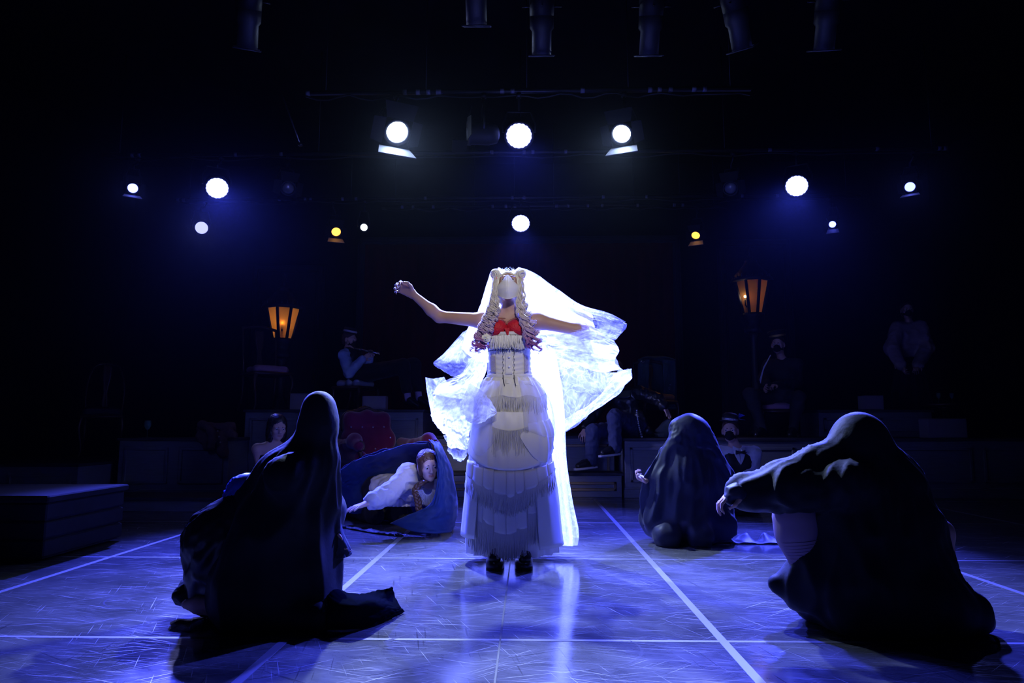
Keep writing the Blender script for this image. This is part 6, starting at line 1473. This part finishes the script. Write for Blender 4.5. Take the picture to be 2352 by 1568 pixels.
obj('coat_back', sheet([[P(1466, 824, 9.5), P(1506, 818, 9.52), P(1552, 824, 9.5)], [P(1464, 880, 9.52), P(1506, 880, 9.56), P(1554, 880, 9.52)], [P(1462, 940, 9.54), P(1506, 942, 9.6), P(1556, 940, 9.54)]], 24, 30, .012, 2, 6, seed=2, thick=.008), TEAL, ct)
obj('coat_yoke', sheet([[P(1466, 827, 9.30), P(1485, 820, 9.34), P(1506, 822, 9.36), P(1530, 820, 9.34), P(1552, 827, 9.30)], [P(1466, 825, 9.5), P(1485, 819, 9.52), P(1506, 818, 9.53), P(1530, 819, 9.52), P(1552, 825, 9.5)]], 8, 24, .004, seed=1, thick=.008), TEAL, ct)
for px, py in ((1539, 888), (1474, 831), (1480, 832)):
    obj('brooch', join(*[ball(P(px, py, 9.19) + A(*RNG.normal(0, .010, 3) * (1, .3, 1.4)), .004 + .004 * RNG.random(), 6, 4) for _ in range(9)]), SILV, ct)
# crumpled cloth beside the leather-jacketed man
def heap(name, label, cat, prims, mat, apex, parts, seed):
    v, f = solid(prims, .010, .03); n = vert_normals(v, f)
    v = v + n * (.016 * (1 - 2 * np.abs(vnoise(v * 9 + seed))) + .008 * vnoise(v * 21 + seed))[:, None]
    o = obj(name, (v, f), mat, None, label=label, cat=cat)
    return o
KH = M('grey_green_cloth', (.20, .24, .20), .8, .2, bump=(30, .4))
Y = 8.5
hp_ = heap('scarf', 'crumpled grey-green cloth on the platform right of the leather-jacketed man', 'cloth', [cone(P(1520, 996, Y), P(1545, 996, Y), .035, .035), cone(P(1528, 985, Y), P(1535, 968, Y), .04, .035), cone(P(1515, 990, Y), P(1530, 975, Y), .04, .035), cone(P(1540, 985, Y), P(1548, 975, Y), .04, .03), cone(P(1506, 1000, Y - .05), P(1530, 1000, Y - .05), .025, .025)], KH, None, None, 3)
# brown coat over the edge of the left platform
Y = 7.70
BRC = M('brown_wool_coat', (.15, .09, .085), .85, .15, bump=(60, .4), var=.3, vscale=14)
hp_ = heap('coat', 'rumpled brown coat draped over the edge of the left platform', 'coat', [cone(P(470, 985, Y), P(490, 990, Y), .07, .08), cone(P(500, 990, Y), P(525, 985, Y), .07, .075), cone(P(465, 1000, Y - .08), P(480, 1025, Y - .12), .055, .05), cone(P(505, 1005, Y - .10), P(512, 1040, Y - .13), .065, .055), cone(P(525, 995, Y - .08), P(540, 1000, Y - .08), .05, .03)], BRC, None, None, 8)
rows = [[P(452, 972, Y - .1), P(490, 968, Y - .13), P(515, 970, Y - .13), P(545, 988, Y - .1)], [P(455, 1000, Y - .2), P(485, 995, Y - .22), P(512, 1000, Y - .22), P(540, 1005, Y - .2)]]
obj('coat_sleeve', (lambda vf: vf)(tube(crom([P(462, 975, Y - .12), P(480, 982, Y - .20), P(488, 1005, Y - .22), P(484, 1028, Y - .2)], 14), np.linspace(.05, .04, 14) + .006 * np.sin(np.arange(14) * 2.1), 12)), BRC, hp_)
obj('coat_button', join(*[lathe(P(500 + 3 * k, 990 + 13 * k, Y - .215), [(.001, -.004), (.011, -.003), (.011, .003), (.001, .004)], 10, (0, -1, .2)) for k in range(3)]), M('horn_button', (.3, .25, .2), .3, .5), hp_)
# wine glass on the left platform, and a small table with glasses at right
GLASS = M('green_tinted_glass', (.25, .55, .45), .05, .8, alpha=.35)
def glass(label, p, s=1.0, group=None):
    r = empty('wine_glass', p, label, 'glass', group)
    obj('foot', lathe(p, [(.036 * s, .001), (.034 * s, .004), (.006 * s, .010)], 20), GLASS, r)
    obj('stem', lathe(p, [(.006 * s, .009), (.004 * s, .03 * s), (.0045 * s, .085 * s)], 10), GLASS, r)
    obj('bowl', lathe(p, [(.0045 * s, .085 * s), (.022 * s, .10 * s), (.036 * s, .13 * s), (.035 * s, .165 * s), (.031 * s, .19 * s), (.030 * s, .19 * s), (.034 * s, .165 * s), (.035 * s, .13 * s), (.021 * s, .101 * s), (.001, .088 * s)], 22, closed=False), GLASS, r)
gp_ = P(338, 1000, 7.75); glass('single wine glass standing on the left platform', A(gp_[0], 7.75, Z(1007, 7.35) + .001))
tp = P(2168, 928, 9.1); tz = tp[2]; tb = empty('side_table', A(tp[0], 9.1, ZR + .001), 'small round dark table at the far right edge of the platform', 'table')
obj('tabletop', lathe(A(tp[0], 9.1, tz), [(.24, -.03), (.26, -.02), (.26, .0), (.25, .006)], 32), WOODD, tb)
obj('pedestal', lathe(A(tp[0], 9.1, ZR + .02), [(.05, 0), (.03, .05), (.022, .15), (.03, tz - ZR - .08), (.07, tz - ZR - .055)], 14), WOODD, tb)
for k in range(3):
    a = k * 2.094 + .4; cc_ = A(tp[0], 9.1, ZR)
    obj('foot', tube(crom([cc_ + A(0, 0, .08), cc_ + A(.12 * math.cos(a), .12 * math.sin(a), .06), cc_ + A(.22 * math.cos(a), .22 * math.sin(a), .016)], 8), .014, 7), WOODD, tb)
glass('wine glass standing on the left side of the small round table', A(tp[0] - .12, 9.0, tz + .007), .7); glass('wine glass standing on the right side of the small round table', A(tp[0] + .06, 9.02, tz + .007), .7)
